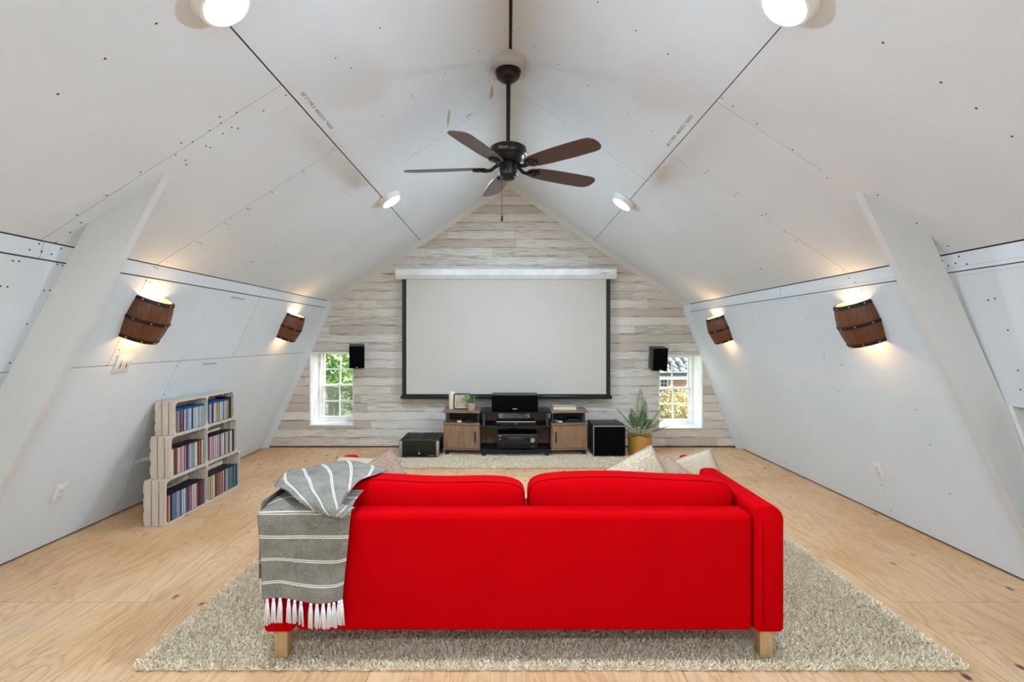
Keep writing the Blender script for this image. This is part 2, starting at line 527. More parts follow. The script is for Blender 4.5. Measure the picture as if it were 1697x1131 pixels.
SEG = {'LW': Seg(LA, LB, 'L'), 'LS': Seg(LB, LC, 'L'), 'L1': Seg(LC, LM, 'L'), 'L2': Seg(LM, RIDGE, 'L'),
       'RW': Seg(RA, RB, 'R'), 'RS': Seg(RB, RC, 'R'), 'R1': Seg(RC, RM, 'R'), 'R2': Seg(RM, RIDGE, 'R')}
TH = .007
def slab(mb, sg, y0, y1, t0, t1, h0, h1):
    mb.hexa([sg.at(y0, t0, h0), sg.at(y1, t0, h0), sg.at(y1, t1, h0), sg.at(y0, t1, h0)],
            [sg.at(y0, t0, h1), sg.at(y1, t0, h1), sg.at(y1, t1, h1), sg.at(y0, t1, h1)])
YE0, YE1 = Y_REAR - .2, Y_BACK + .35
mb = MB(); slab(mb, SEG['LW'], YE0, YE1, -.02, SEG['LW'].L + .02, -TH, -.09); slab(mb, SEG['LS'], YE0, YE1, -.02, SEG['LS'].L + .02, -TH, -.09)
wall_left = struct(mb.build('wall_left', M['backing']))
NICHE_Y0, NICHE_Y1, NICHE_Z = .9, 2.592, .98
rw = SEG['RW']; t_n = NICHE_Z / rw.d.z
mb = MB(); slab(mb, rw, YE0, NICHE_Y0, -.02, rw.L + .02, -TH, -.09); slab(mb, rw, NICHE_Y1, YE1, -.02, rw.L + .02, -TH, -.09)
slab(mb, rw, NICHE_Y0, NICHE_Y1, t_n, rw.L + .02, -TH, -.09); slab(mb, SEG['RS'], YE0, YE1, -.02, SEG['RS'].L + .02, -TH, -.09)
wall_right = struct(mb.build('wall_right', M['backing']))
mb = MB()
for k in ('L1', 'L2', 'R1', 'R2'): slab(mb, SEG[k], YE0, YE1, -.02, SEG[k].L + .03, -TH, -.09)
ceiling = struct(mb.build('ceiling', M['backing']))
# low storage niche in the right wall
mb = MB()
x0, x1 = 2.35, 3.35
mb.box(x1, x1 + .02, NICHE_Y0, NICHE_Y1, 0, NICHE_Z); mb.box(rw.at(0, t_n).x + .05, x1, NICHE_Y0, NICHE_Y1, NICHE_Z, NICHE_Z + .02)
mb.box(2.9, x1, NICHE_Y0 - .02, NICHE_Y0, 0, NICHE_Z); mb.box(2.9, x1, NICHE_Y1, NICHE_Y1 + .02, 0, NICHE_Z); mb.box(2.78, x1, NICHE_Y0, NICHE_Y1, -.02, 0)
o = mb.build('niche_lining', M['niche'], wall_right)
mb = MB(); pts = [rw.at(NICHE_Y1, t) for t in (0, t_n)]
mb.hexa([(pts[0].x, NICHE_Y1 - .02, 0), (pts[0].x + .6, NICHE_Y1 - .02, 0), (pts[1].x + .6, NICHE_Y1 - .02, NICHE_Z), (pts[1].x, NICHE_Y1 - .02, NICHE_Z)],
        [(pts[0].x, NICHE_Y1, 0), (pts[0].x + .6, NICHE_Y1, 0), (pts[1].x + .6, NICHE_Y1, NICHE_Z), (pts[1].x, NICHE_Y1, NICHE_Z)])
mb.build('niche_jamb', M['white'], wall_right)

def sheet(parent, sg, y0, y1, t0, t1, gy=(.0025, .0025), gt=(.0025, .0025), name='drywall_sheet', mat='drywall', lift=0.0, thick=TH):
    m_ = MB(); s_ = SEG[sg]
    slab(m_, s_, y0 + gy[0], y1 - gy[1], t0 + gt[0], t1 - gt[1], lift - thick + .0005, lift)
    return m_.build(name, M[mat], parent)
T = .0004
def tL(k): return SEG[k].L
# left wall: lower and upper rows
tm = 1.14 / SEG['LW'].d.z
for y0, y1, g in ((Y_REAR, 1.51, (0, T)), (1.51, 3.95, (T, .002)), (3.95, 6.5, (.002, 0))):
    sheet(wall_left, 'LW', y0, y1, .012, tm, g, (0, .003 if y1 < 3 else .0025))
for y0, y1, g in ((Y_REAR, .6, (0, T)), (.6, 1.9, (T, .002)), (1.9, 3.25, (.002, .0025)), (3.25, 4.73, (.0025, .003)), (4.73, 6.5, (.003, 0))):
    sheet(wall_left, 'LW', y0, y1, tm, tL('LW'), g, (.0025, .004))
for y0, y1, g in ((Y_REAR, 2.50, (0, .002)), (2.50, 4.74, (.002, .003)), (4.74, 6.5, (.003, 0))):
    sheet(wall_left, 'LS', y0, y1, 0, tL('LS'), g, (.004, .004), 'drywall_strip')
# right wall (joints mostly filled)
tr = 1.03 / rw.d.z
for y0, y1, g, t0 in ((Y_REAR, NICHE_Y0, (0, 0), .012), (NICHE_Y0, NICHE_Y1, (0, 0), t_n), (NICHE_Y1, 3.92, (0, .0006), .012), (3.92, 6.5, (.0006, 0), .012)):
    sheet(wall_right, 'RW', y0, y1, t0, tr, g, (0, T))
for y0, y1, g in ((Y_REAR, 2.0, (0, T)), (2.0, 4.3, (T, T)), (4.3, 6.5, (T, 0))):
    sheet(wall_right, 'RW', y0, y1, tr, tL('RW'), g, (T, .0035))
for y0, y1, g in ((Y_REAR, 2.66, (0, .001)), (2.66, 4.27, (.001, .002)), (4.27, 6.5, (.002, 0))):
    sheet(wall_right, 'RS', y0, y1, 0, tL('RS'), g, (.003, .004), 'drywall_strip')
# ceiling rows
for y0, y1, g in ((Y_REAR, .2, (0, T)), (.2, 2.48, (T, .002)), (2.48, 2.66, (.002, .0006)), (2.66, 3.30, (.0006, .0028)), (3.30, 6.5, (.0028, 0))):
    sheet(ceiling, 'L1', y0, y1, 0, tL('L1'), g, (.004, .0045), 'drywall_strip' if y1 - y0 < .3 else 'drywall_sheet')
for y0, y1, g in ((Y_REAR, .41, (0, T)), (.41, 4.07, (T, .0022)), (4.07, 6.5, (.0022, 0))):
    sheet(ceiling, 'L2', y0, y1, 0, tL('L2'), g, (.0025, .012 if y1 < 4.5 else .004))
for y0, y1, g in ((Y_REAR, .3, (0, T)), (.3, 2.64, (T, .002)), (2.64, 2.80, (.002, .0006)), (2.80, 3.40, (.0006, .0022)), (3.40, 6.5, (.0022, 0))):
    sheet(ceiling, 'R1', y0, y1, 0, tL('R1'), g, (.0045, .0022), 'drywall_strip' if y1 - y0 < .3 else 'drywall_sheet')
for y0, y1, g in ((Y_REAR, .3, (0, T)), (.3, 3.96, (T, .002)), (3.96, 6.5, (.002, 0))):
    sheet(ceiling, 'R2', y0, y1, 0, tL('R2'), g, (.0025, .012 if y1 < 4.5 else .004))

# mud patches brushed over joints
def patch(parent, sg, y0, y1, t0, t1):
    s_ = SEG[sg]; m_ = MB(); n = 10
    a, b = [], []
    for k in range(n):
        g = 2 * math.pi * k / n; r = .78 + .22 * random.random()
        c, s2 = math.cos(g), math.sin(g)
        c = math.copysign(abs(c) ** .5, c) * r; s2 = math.copysign(abs(s2) ** .5, s2) * r
        Y, t = (y0 + y1) / 2 + c * (y1 - y0) / 2, (t0 + t1) / 2 + s2 * (t1 - t0) / 2
        a.append(s_.at(Y, t, 0)); b.append(s_.at(Y, t, .0006))
    m_.hexa(a, b); return m_.build('mud_patch', M['patch'], parent)
patch(wall_right, 'RW', 2.7, 4.9, tr - .08, tr + .06)
patch(ceiling, 'R1', 2.45, 2.78, .50, .75)
patch(wall_right, 'RW', 3.88, 3.96, .1, .95)

# screw heads: fixed on whichever board they sit in
SCREWS = {(0, 0, 2.513): [(651,98),(438,244),(241,392),(915,487),(920,513),(985,469),(1097,461),(873,544),(965,531),(928,557),(991,535),(802,591),(755,595),(858,608),(876,615),(732,646),(772,668),(776,686),(585,717),(444,814),(320,896),(337,928),(292,969),(233,1009),(163,1016),(123,1041),(174,1049),(214,1059),(255,1036),(53,1087),(79,1089),(238,1101),(260,1106),(1030,870),(1040,873),(938,930),(954,935),(824,1009),(836,1014),(698,1092),(714,1095)],
 (400, 0, 2.459): [(564,115),(384,237),(447,278),(830,300),(695,391),(575,471),(968,207),(1077,122),(1110,125),(181,388),(90,451),(407,595),(443,797),(329,871),(219,946),(137,1000),(440,958),(372,1007),(290,1065),(209,1117),(43,1067),(682,790),(504,754),(372,605),(252,697),(255,703),(123,783),(126,788),(23,852),(34,853),(892,487),(978,430),(813,538),(786,567),(733,594),(695,628),(620,668),(735,750)],
 (840, 0, 2.459): [(370,8),(525,124),(657,221),(110,190),(209,262),(330,349),(497,464),(589,535),(877,400),(921,433),(1020,504),(119,428),(149,459),(228,503),(261,538),(450,672),(558,747),(580,767),(619,792),(717,866),(820,698),(809,704),(942,787),(930,794),(1057,872),(1040,877),(575,922),(833,947),(666,986),(948,1030),(796,1082),(1033,1095),(363,771)],
 (1250, 0, 2.512): [(536,178),(777,343),(924,451),(1073,568),(12,515),(160,623),(304,741),(514,813),(676,930),(805,1025),(51,891),(32,897),(127,966),(190,998),(174,1003),(370,1129),(885,1100),(851,1069),(783,1087),(808,1107),(27,1120)],
 (0, 400, 2.262): [(165,185),(187,184),(101,311),(37,456),(3,168),(28,171),(548,149),(562,152),(577,97),(588,102),(762,274),(724,355),(936,290),(872,423),(900,365),(446,407),(437,432),(400,467),(685,437),(832,515),(675,457),(665,468),(635,553),(615,575),(522,771),(527,795),(477,868),(452,946),(436,950),(918,625),(945,588),(945,78)],
 (1250, 400, 2.262): [(25,103),(19,290),(200,294),(46,350),(233,369),(81,427),(97,470),(262,423),(263,437),(135,556),(174,648),(55,691),(218,751),(604,632),(660,764),(733,947),(902,215),(877,221),(951,334),(988,485),(998,557),(704,73),(767,57),(797,86),(755,83),(403,182),(378,155),(355,138),(168,217),(290,498),(315,563),(477,915),(513,1010),(115,828),(284,902),(325,466)]}
heads = {'L': MB(), 'C': MB(), 'R': MB()}
for (ox, oy, sc), pts in SCREWS.items():
    for (a, b) in pts:
        best = None
        for k, s_ in SEG.items():
            h = s_.hit(ox + a / sc, oy + b / sc)
            if h and h[1] < 6.45 and (best is None or h[0] < best[0]): best = (h[0], h[1], h[2], k)
        if not best: continue
        _, Y, t, k = best; s_ = SEG[k]; r = .0046
        m_ = heads['L' if k in ('LW', 'LS') else 'R' if k in ('RW', 'RS') else 'C']
        ring = [(math.cos(q * math.pi / 3) * r, math.sin(q * math.pi / 3) * r) for q in range(6)]
        m_.hexa([s_.at(Y + c, t + e, -.001) for c, e in ring], [s_.at(Y + c, t + e, .0007) for c, e in ring])
for k, par in (('L', wall_left), ('C', ceiling), ('R', wall_right)):
    o = heads[k].build('screw_heads', M['screw'], par); o['kind'] = 'stuff'
# torn face paper and stamped print on the boards
def flap(pts):
    m_ = MB(); s_ = SEG['L2']; a, b = [], []
    for u, v in pts:
        h = s_.hit(u, v); a.append(s_.at(h[1], h[2], .0002)); b.append(s_.at(h[1], h[2], .0009))
    m_.hexa(a, b); m_.build('torn_paper', M['paper'], ceiling)
flap([(815, 140), (818, 152), (817, 160), (811, 166), (812, 153)])
flap([(745, 180), (746, 188), (744, 203), (741, 212), (741, 195)])
flap([(783, 187), (788, 184), (779, 191), (772, 197), (776, 190)])
m_ = MB(); s_ = SEG['L1']
for q in ([(523, 232), (530, 240), (527, 238)],):
    a = [s_.at(s_.hit(*p)[1], s_.hit(*p)[2], .0002) for p in q]; b = [s_.at(s_.hit(*p)[1], s_.hit(*p)[2], .0009) for p in q]
    m_.hexa(a, b)
m_.build('torn_paper', M['paper'], ceiling)
def stamp(sg, Y, t, body, size, along, name='stamped_print'):
    s_ = SEG[sg]
    text_mesh(name, body, size, frame_M(s_.at(Y, t, .0008), (0, along, 0), s_.d), M['ink'], None).parent = {'L': wall_left, 'R': wall_right}[sg[0]] if sg[1] in 'WS' else ceiling
stamp('L2', 2.84, .045, "5/8\" CT TYPE X   00/05/2013 S  \"14SX0 B", .026, 1)
stamp('R2', 3.10, .045, "5/8\" CT TYPE X   00/05/2013 S  \"14SX0 B", .026, -1)
stamp('LW', 4.38, SEG['LW'].L - .045, "EXECUTIVE HALLA", .026, 1)
stamp('LW', 4.40, tm - .045, "EXECUTIVE HALLA", .024, 1)

# slanted braces (2x8 boards from rafter to floor)
mb = MB(); mb.prism_y([(-1.62, 2.150 - .06), (-2.708, 0), (-2.878, .003), (-2.592, .70), (-1.973, 1.872)], 2.566, 2.612)
mb.v = [(x, y, z) for x, y, z in mb.v]
struct(mb.build('trim_1', M['strut']), 'white painted slanted brace board beside the wall of disc crates', 'brace')
mb = MB(); mb.prism_y([(1.684, 2.022), (2.655, 0), (2.75, .003), (2.385, .985), (2.016, 1.812)], 2.60, 2.648)
struct(mb.build('trim_2', M['strut']), 'white painted slanted brace board on the wall without crates', 'brace')

# ------------------------------------------------------------------ floor
mb = MB(); mb.box(-3.1, 3.6, YE0, Y_BACK + .3, -.2, -.018)
floor = struct(mb.build('floor', M['backing']))
xs = [-2.98, -1.76, -.54, .68, 1.90, 2.86]
for i in range(5):
    ys = [Y_REAR - .1] + [y for y in (-2.2 + (i % 2) * 1.22 + k * 2.44 for k in range(5)) if Y_REAR < y < 6.4] + [Y_BACK + .02]
    for a, b in zip(ys[:-1], ys[1:]):
        g = .0012
        m_ = MB(); cx, cy = (xs[i] + xs[i + 1]) / 2, (a + b) / 2
        m_.box(xs[i] + g - cx, xs[i + 1] - g - cx, a + g - cy, b - g - cy, -.018, 0)
        o = m_.build('plywood_sheet', M['floor'], floor); o.location = (cx, cy, 0)

# ------------------------------------------------------------------ back gable with planks
PROFILE = [LA, RA, RB, RC, RM, RIDGE, LM, LC, LB]
WIN = [(-2.376, -1.849, .26, 1.148), (1.803, 2.329, .224, 1.105)]
def pieces(x0, x1, z0, z1, holes, prof=PROFILE):
    gx = sorted({x0, x1} | {h for w in holes for h in w[:2] if x0 < h < x1}); gz = sorted({z0, z1} | {h for w in holes for h in w[2:] if z0 < h < z1})
    out = []
    for a, b in zip(gx[:-1], gx[1:]):
        for c, d in zip(gz[:-1], gz[1:]):
            if any(w[0] < (a + b) / 2 < w[1] and w[2] < (c + d) / 2 < w[3] for w in holes): continue
            q = clip_rect(list(prof), a, b, c, d)
            if len(q) >= 3 and area(q) > 2e-5: out.append(q)
    return out
mb = MB()
for q in pieces(-3.2, 3.2, 0, 3.3, WIN): mb.prism_y(q, Y_BACK + .013, Y_BACK + .34)
wall_back = struct(mb.build('wall_back', M['backing']))
mb = MB()
RW3 = [(-1.2, 1.2, .85, 2.2)]
for q in pieces(-3.2, 3.2, 0, 3.3, RW3): mb.prism_y(q, Y_REAR - .15, Y_REAR)
wall_rear = struct(mb.build('wall_rear', M['drywall']))

ROW = .1032
rng = random.Random(11)
r = 0; z = .016
while z < 3.14:
    x = -3.0 - rng.random() * 1.1
    x = -3.0 - ((r * .37) % 1.0) * 1.1
    while x < 2.9:
        ln = 1.22 if rng.random() < .6 else rng.choice((.62, .80, .95))
        a, b = x, x + ln
        ps = pieces(max(a, -2.96) + .0006, min(b, 2.86) - .0006, z + .0008, min(z + ROW, 3.15) - .0008, WIN)
        if b > -2.95 and a < 2.85 and ps:
            m_ = MB(); pr = rng.random() * .0022
            for q in ps: m_.prism_y(q, Y_BACK - pr, Y_BACK + .0125)
            o = m_.build('plank', M['plank'], wall_back)
            uvl = o.data.uv_layers.new(name='UVMap')
            for lp in o.data.loops:
                co = o.data.vertices[lp.vertex_index].co
                uvl.data[lp.index].uv = (co.x - a, (co.z - z) / ROW)
        x = b
    z += ROW; r += 1

# corner filler between roof boards and planks
def cove(name, segs, mat):
    m_ = MB()
    for k in segs:
        s_ = SEG[k]
        a, b = -.004, s_.L + .004
        m_.hexa([s_.at(Y_BACK - .001, a, .0), s_.at(Y_BACK - .001, a, .040), s_.at(Y_BACK - .11, a, .0)],
                [s_.at(Y_BACK - .001, b, .0), s_.at(Y_BACK - .001, b, .040), s_.at(Y_BACK - .11, b, .0)])
    return struct(m_.build(name, M[mat]), 'plastered corner strip between slope and plank wall', 'trim')
cove('trim_3', ('L1', 'L2', 'R1', 'R2'), 'mud')
cove('trim_4', ('LW', 'LS'), 'drywall')
cove('trim_5', ('RW', 'RS'), 'drywall')

# ------------------------------------------------------------------ windows
def make_window(n, x0, x1, z0, z1, screen):
    Yi, Yf = Y_BACK - .004, 6.80
    root = struct(thing('window_%d' % n, 'white double-hung window with a grid of panes, ' + ('tree outside' if n == 1 else 'brick house outside'), 'window', ((x0 + x1) / 2, 6.8, z0)))
    t = .010
    def part(name, mb_, mat, par=root, **k):
        o = mb_.build(name, M[mat], None, **k)
        adopt(root, o) if par is root else setattr(o, 'parent', par)
        return o
    part('jamb_board', MB().box(x0, x0 + t, Yi, Yf, z0, z1), 'white'); part('jamb_board', MB().box(x1 - t, x1, Yi, Yf, z0, z1), 'white')
    part('sill_board', MB().box(x0 + t, x1 - t, Yi - .004, Yf, z0, z0 + t), 'white'); part('head_board', MB().box(x0 + t, x1 - t, Yi, Yf, z1 - t, z1), 'white')
    f = .034; fx0, fx1, fz0, fz1 = x0 + t, x1 - t, z0 + t, z1 - t
    fr = MB(); fr.box(fx0, fx0 + f, Yf - .02, Yf + .06, fz0, fz1); fr.box(fx1 - f, fx1, Yf - .02, Yf + .06, fz0, fz1)
    fr.box(fx0 + f, fx1 - f, Yf - .02, Yf + .06, fz0, fz0 + f * .9); fr.box(fx0 + f, fx1 - f, Yf - .02, Yf + .06, fz1 - f * .35, fz1)
    part('window_frame', fr, 'white')
    zm = (fz0 + fz1) / 2 + .008
    for nm, a, b, yy in (('upper_sash', zm - .012, fz1 - f * .35, Yf + .032), ('lower_sash', fz0 + f * .9, zm + .018, Yf + .002)):
        s = .026; sx0, sx1 = fx0 + f, fx1 - f
        m_ = MB(); m_.box(sx0, sx0 + s, yy, yy + .026, a, b); m_.box(sx1 - s, sx1, yy, yy + .026, a, b)
        m_.box(sx0 + s, sx1 - s, yy, yy + .026, a, a + s * 1.2); m_.box(sx0 + s, sx1 - s, yy, yy + .026, b - s * .8, b)
        sash = part(nm, m_, 'white')
        gx0, gx1, ga, gb = sx0 + s, sx1 - s, a + s * 1.2, b - s * .8
        cx, cz = (gx0 + gx1) / 2, (ga + gb) / 2
        def sub(name, mm, mat):
            o = mm.build(name, M[mat]); o.parent = sash
            o.matrix_parent_inverse = sash.matrix_parent_inverse.copy() if False else Matrix.Identity(4); return o
        sub('muntin', MB().box(cx - .008, cx + .008, yy + .006, yy + .020, ga, gb), 'white')
        sub('muntin', MB().box(gx0, gx1, yy + .0065, yy + .0195, cz - .008, cz + .008), 'white')
        for (a0, a1) in ((gx0, cx), (cx, gx1)):
            for (c0, c1) in ((ga, cz), (cz, gb)):
                sub('pane', MB().box(a0, a1, yy + .0115, yy + .0145, c0, c1), 'glass')
        if nm == 'lower_sash':
            sub('sash_lock', MB().rbox(cx - .03, cx + .03, yy - .012, yy + .004, b - .004, b + .010, .003, 2), 'white')
            if screen: part('insect_screen', MB().box(sx0, sx1, Yf + .062, Yf + .063, a, b), 'bugscreen')
    return root
make_window(1, *WIN[0], True)
make_window(2, *WIN[1], False)
w3 = struct(thing('window_3', 'added wide window, unseen, in the gable behind the viewer', 'window', (0, Y_REAR - .1, .85)))  # unseen opening, added to let the rear fill light in
fr = MB()
for a, b, c, d in ((-1.2, -1.14, .85, 2.2), (1.14, 1.2, .85, 2.2), (-1.14, 1.14, .85, .91), (-1.14, 1.14, 2.14, 2.2), (-.03, .03, .91, 2.14)):
    fr.box(a, b, Y_REAR - .1, Y_REAR - .04, c, d)
adopt(w3, fr.build('window_frame', M['white']), MB().box(-1.14, -.03, Y_REAR - .075, Y_REAR - .071, .91, 2.14).build('pane', M['glass']), MB().box(.03, 1.14, Y_REAR - .075, Y_REAR - .071, .91, 2.14).build('pane', M['glass']))

# ------------------------------------------------------------------ outdoors seen through the windows
g = MB(); g.box(-30, 30, 7.2, 45, -3.2, -3.0)
struct(g.build('ground', M['lawn']), 'lawn and yard outside the gable windows', 'ground')
def leaf_cloud(c, rad, n, size, seed, clumps=14):
    """leaf quads as one numpy mesh; rad is an ellipsoid"""
    rs = np.random.RandomState(seed)
    cc = rs.normal(size=(clumps, 3)); cc /= np.linalg.norm(cc, axis=1)[:, None]; cc *= rs.uniform(.35, .8, (clumps, 1))
    idx = rs.randint(0, clumps, n)
    d = rs.normal(size=(n, 3)); d /= np.linalg.norm(d, axis=1)[:, None]
    p = (cc[idx] + d * rs.uniform(.15, .48, (n, 1))) * np.array(rad) + np.array(c)
    a = rs.normal(size=(n, 3)); a /= np.linalg.norm(a, axis=1)[:, None]
    b = np.cross(a, rs.normal(size=(n, 3))); b /= np.linalg.norm(b, axis=1)[:, None]
    s = rs.uniform(.6, 1.2, (n, 1)) * size
    v = np.stack([p - a * s, p + b * s * .45, p + a * s, p - b * s * .45], axis=1).reshape(-1, 3)
    return v
def quads_object(name, v, mat, parent=None):
    n = len(v) // 4; me = bpy.data.meshes.new(name)
    me.vertices.add(len(v)); me.vertices.foreach_set('co', v.astype(np.float32).ravel())
    me.loops.add(4 * n); me.loops.foreach_set('vertex_index', np.arange(4 * n, dtype=np.int32))
    me.polygons.add(n); me.polygons.foreach_set('loop_start', np.arange(0, 4 * n, 4, dtype=np.int32))
    me.polygons.foreach_set('loop_total', np.full(n, 4, dtype=np.int32)); me.materials.append(mat)
    me.update(calc_edges=True); me.validate()
    o = bpy.data.objects.new(name, me); COL.objects.link(o)
    if parent is not None: adopt(parent, o)
    return o
def tree(name, label, x, y, zc, rad, n, size, mat, seed, trunk_r=.12):
    t = thing(name, label, 'tree' if 'tree' in name else 'bush', (x, y, -3.0), 'greenery outside')
    quads_object('foliage', leaf_cloud((x, y, zc), rad, n, size, seed), M[mat], t)['kind'] = 'stuff'
    adopt(t, MB().tube([(x, y, -3.0), (x + .05, y, -1.5), (x, y + .05, zc)], [trunk_r, trunk_r * .8, trunk_r * .4], 8).build('trunk', M['bark']))
tree('garden_tree', 'sunlit leafy green tree filling the upper panes by the disc crates', -4.1, 12.5, .9, (1.5, 1.3, 1.0), 5200, .075, 'leaf_g', 3)
tree('garden_tree', 'darker green tree further back behind the window by the disc crates', -5.2, 16.5, .1, (2.6, 1.6, 2.2), 5200, .11, 'leaf_g', 5)
tree('garden_bush', 'yellow autumn bush filling the lower panes below the brick house', 3.55, 10.6, -.55, (1.3, .9, 1.0), 5200, .06, 'leaf_a', 8)
tree('garden_bush', 'green and gold bush beside the dark trunk outside', 4.6, 13.2, -.6, (1.2, 1.0, .9), 3400, .07, 'leaf_g', 9)
t = thing('bare_trunk', 'dark bare tree trunk seen through the lower panes', 'tree', (4.72, 12.2, -3.0))
adopt(t, MB().tube([(4.72, 12.2, -3), (4.70, 12.2, -1), (4.74, 12.2, .42)], [.16, .12, .10], 8).build('trunk', M['bark']))
# neighbour's brick house
hs = thing('brick_house', 'neighbouring red brick house with pale tiled roof and white window', 'house', (6.2, 18.0, -3.0))
adopt(hs, MB().box(3.4, 11, 18.0, 24, -3, .05).build('wall', M['brick']))
adopt(hs, MB().box(3.2, 11.2, 17.55, 17.62, -.02, .16).box(3.2, 11.2, 17.62, 18.0, -.02, .02).build('fascia', M['white']))
sl = math.radians(30)
tv = MB(); rowh, tw = .30, .26
for i in range(11):
    for j in range(30):
        x = 3.2 + j * tw + (i % 2) * .02; d0 = i * rowh; y = 17.5 + d0 * math.cos(sl); z = .17 + d0 * math.sin(sl)
        y2 = y + (rowh + .03) * math.cos(sl); z2 = z + (rowh + .03) * math.sin(sl)
        pr = [(0, 0), (tw * .25, .055), (tw * .55, .07), (tw * .8, .03), (tw, 0)]
        a = [(x + p, y, z + q + .03) for p, q in pr]; b = [(x + p, y2, z2 + q) for p, q in pr]
        tv.hexa(a, b)
o = tv.build('roof_tiles', M['tile']); o['kind'] = 'stuff'; adopt(hs, o)
adopt(hs, MB().hexa([(3.2, 17.5, .10), (11.2, 17.5, .10), (11.2, 22, 2.6), (3.2, 22, 2.6)], [(3.2, 17.5, .16), (11.2, 17.5, .16), (11.2, 22, 2.68), (3.2, 22, 2.68)]).build('roof_deck', M['bark']))
wf = MB().box(5.02, 5.28, 17.95, 18.0, -.34, .0).build('window', M['white']); adopt(hs, wf)
for a in (5.055, 5.16):
    for b in (-.31, -.165):
        o = MB().box(a, a + .085, 17.935, 17.95, b, b + .13).build('pane', M['dark_glass']); o.parent = wf

# ------------------------------------------------------------------ recessed disc lights
M['lens'] = emit('light_lens', (.63, .82, 1.0, 1), DOWNLIGHT_E)
M['housing'] = plain('light_housing', (.84, .83, .80, 1), .4, var=.02)
def disc_light(sg, Y, x, label):
    s_ = SEG[sg]; t = abs((x - s_.p.x) / s_.d.x); base = s_.at(Y, t)
    tz = s_.n; tx = Vector((0, 1, 0)); ty = tz.cross(tx); F = Matrix((tx, ty, tz)).transposed().to_4x4(); F.translation = base
    root = thing('disc_light', label, 'light', tuple(base), 'disc lights on the slopes')
    def part(nm, mb_, mat):
        o = mb_.build(nm, M[mat], None, smooth='auto', M=F); adopt(root, o); return o
    part('housing', MB().lathe([(.100, 0), (.102, .006), (.098, .012), (.092, .040), (.090, .044), (.079, .046), (.076, .043), (.070, .040)], 40), 'housing')
    part('lens', MB().lathe([(.0758, .0418), (.0752, .0440), (.0, .0445)], 32), 'lens')
disc_light('L2', 1.88, -1.00, 'large bright disc light on the slope above the brace by the crates')
disc_light('R2', 1.87, 1.045, 'large bright disc light on the slope opposite the disc crates')
disc_light('L2', 4.55, -1.00, 'small far disc light beside the fan blades, crate side')
disc_light('R2', 4.60, .985, 'small far disc light on the slope opposite the crate side')
disc_light('L2', -.81, -1.00, 'disc light on the slope behind the viewer, crate side')
disc_light('R2', -.81, 1.01, 'disc light on the slope behind the viewer, opposite the crates')

# ------------------------------------------------------------------ barrel wall lights
M['bulb'] = emit('warm_bulb', (1.0, .72, .38, 1), 12.0)
def barrel_light(sg, Y, t0, label):
    s_ = SEG[sg]; H = .272; Re, Rm = .128, .152
    org = s_.at(Y, t0); tz = s_.d; ty = s_.n; tx = ty.cross(tz); F = Matrix((tx, ty, tz)).transposed().to_4x4(); F.translation = org
    root = thing('barrel_light', label, 'wall light', tuple(org), 'half barrel wall lights')
    def R(z, off=0.0): k = (z / H - .5) * 2; return Rm - (Rm - Re) * k * k + off
    def part(nm, mb_, mat, par=None, smooth='auto'):
        o = mb_.build(nm, M[mat], None, smooth=smooth, M=F)
        adopt(root, o) if par is None else setattr(o, 'parent', par); return o
    N = 7; zs = [H * i / 8 for i in range(9)]
    for i in range(N):
        a0, a1 = math.pi * i / N + .0005, math.pi * (i + 1) / N - .0005
        m_ = MB(); loop = []
        for z in zs:
            row = []
            for off in (0, -.011):
                for a in (a0, (a0 + a1) / 2, a1) if off == 0 else (a1, (a0 + a1) / 2, a0):
                    q = off - (.0022 if off == 0 and a in (a0, a1) else 0); row.append((R(z, q) * math.cos(a), R(z, q) * math.sin(a), z))
            loop.append(row)
        for p, q in zip(loop[:-1], loop[1:]):
            for k in range(6):
                k2 = (k + 1) % 6; m_.quad([p[k], p[k2], q[k2], q[k]])
        m_.quad(loop[0][::-1]); m_.quad(loop[-1])
        part('stave', m_, 'stave', smooth=False)
    m_ = MB()
    for p, q in zip(zs[:-1], zs[1:]):
        for k in range(14):
            a, b = math.pi * k / 14, math.pi * (k + 1) / 14
            m_.quad([(R(p, -.0115) * math.cos(a), R(p, -.0115) * math.sin(a), p), (R(p, -.0115) * math.cos(b), R(p, -.0115) * math.sin(b), p),
                     (R(q, -.0115) * math.cos(b), R(q, -.0115) * math.sin(b), q), (R(q, -.0115) * math.cos(a), R(q, -.0115) * math.sin(a), q)])
    part('lining', m_, 'barrel_in', smooth=True)
    for zc in (.012, H / 2, H - .012):
        m_ = MB(); prof = [(R(zc - .010, -.002), zc - .010), (R(zc - .010, .003), zc - .010), (R(zc + .010, .003), zc + .010), (R(zc + .010, -.002), zc + .010)]
        m_.lathe(prof, 20, a0=0, a1=math.pi)
        hoop = part('hoop', m_, 'hoop', smooth=False)
        for i in range(5):
            a = math.pi * (i + .5) / 5; rr = R(zc, .0035)
            b = bmesh.new(); bmesh.ops.create_icosphere(b, subdivisions=1, radius=.0065)
            rv = MB().bm(b, Matrix.Translation((rr * math.cos(a), rr * math.sin(a), zc)))
            part('rivet', rv, 'brass', hoop, True)
    part('lamp_holder', MB().lathe([(.016, .105), (.016, .165)], 12, c=(0, .065, 0)).box(-.012, .012, 0, .065, .125, .145), 'black')
    for zz, sg_ in ((.165, 1), (.105, -1)):
        part('bulb', MB().lathe([(.012, zz), (.022, zz + sg_ * .020), (.018, zz + sg_ * .038), (0, zz + sg_ * .044)], 10, c=(0, .065, 0)), 'bulb')
    for zz in (.222, .048):
        ld = bpy.data.lights.new('barrel_bulb', 'POINT'); ld.energy = SCONCE_W; ld.color = (1.0, .66, .36); ld.shadow_soft_size = .012
        lo = bpy.data.objects.new('barrel_bulb', ld); COL.objects.link(lo); lo.location = F @ Vector((0, .065, zz)); adopt(root, lo)
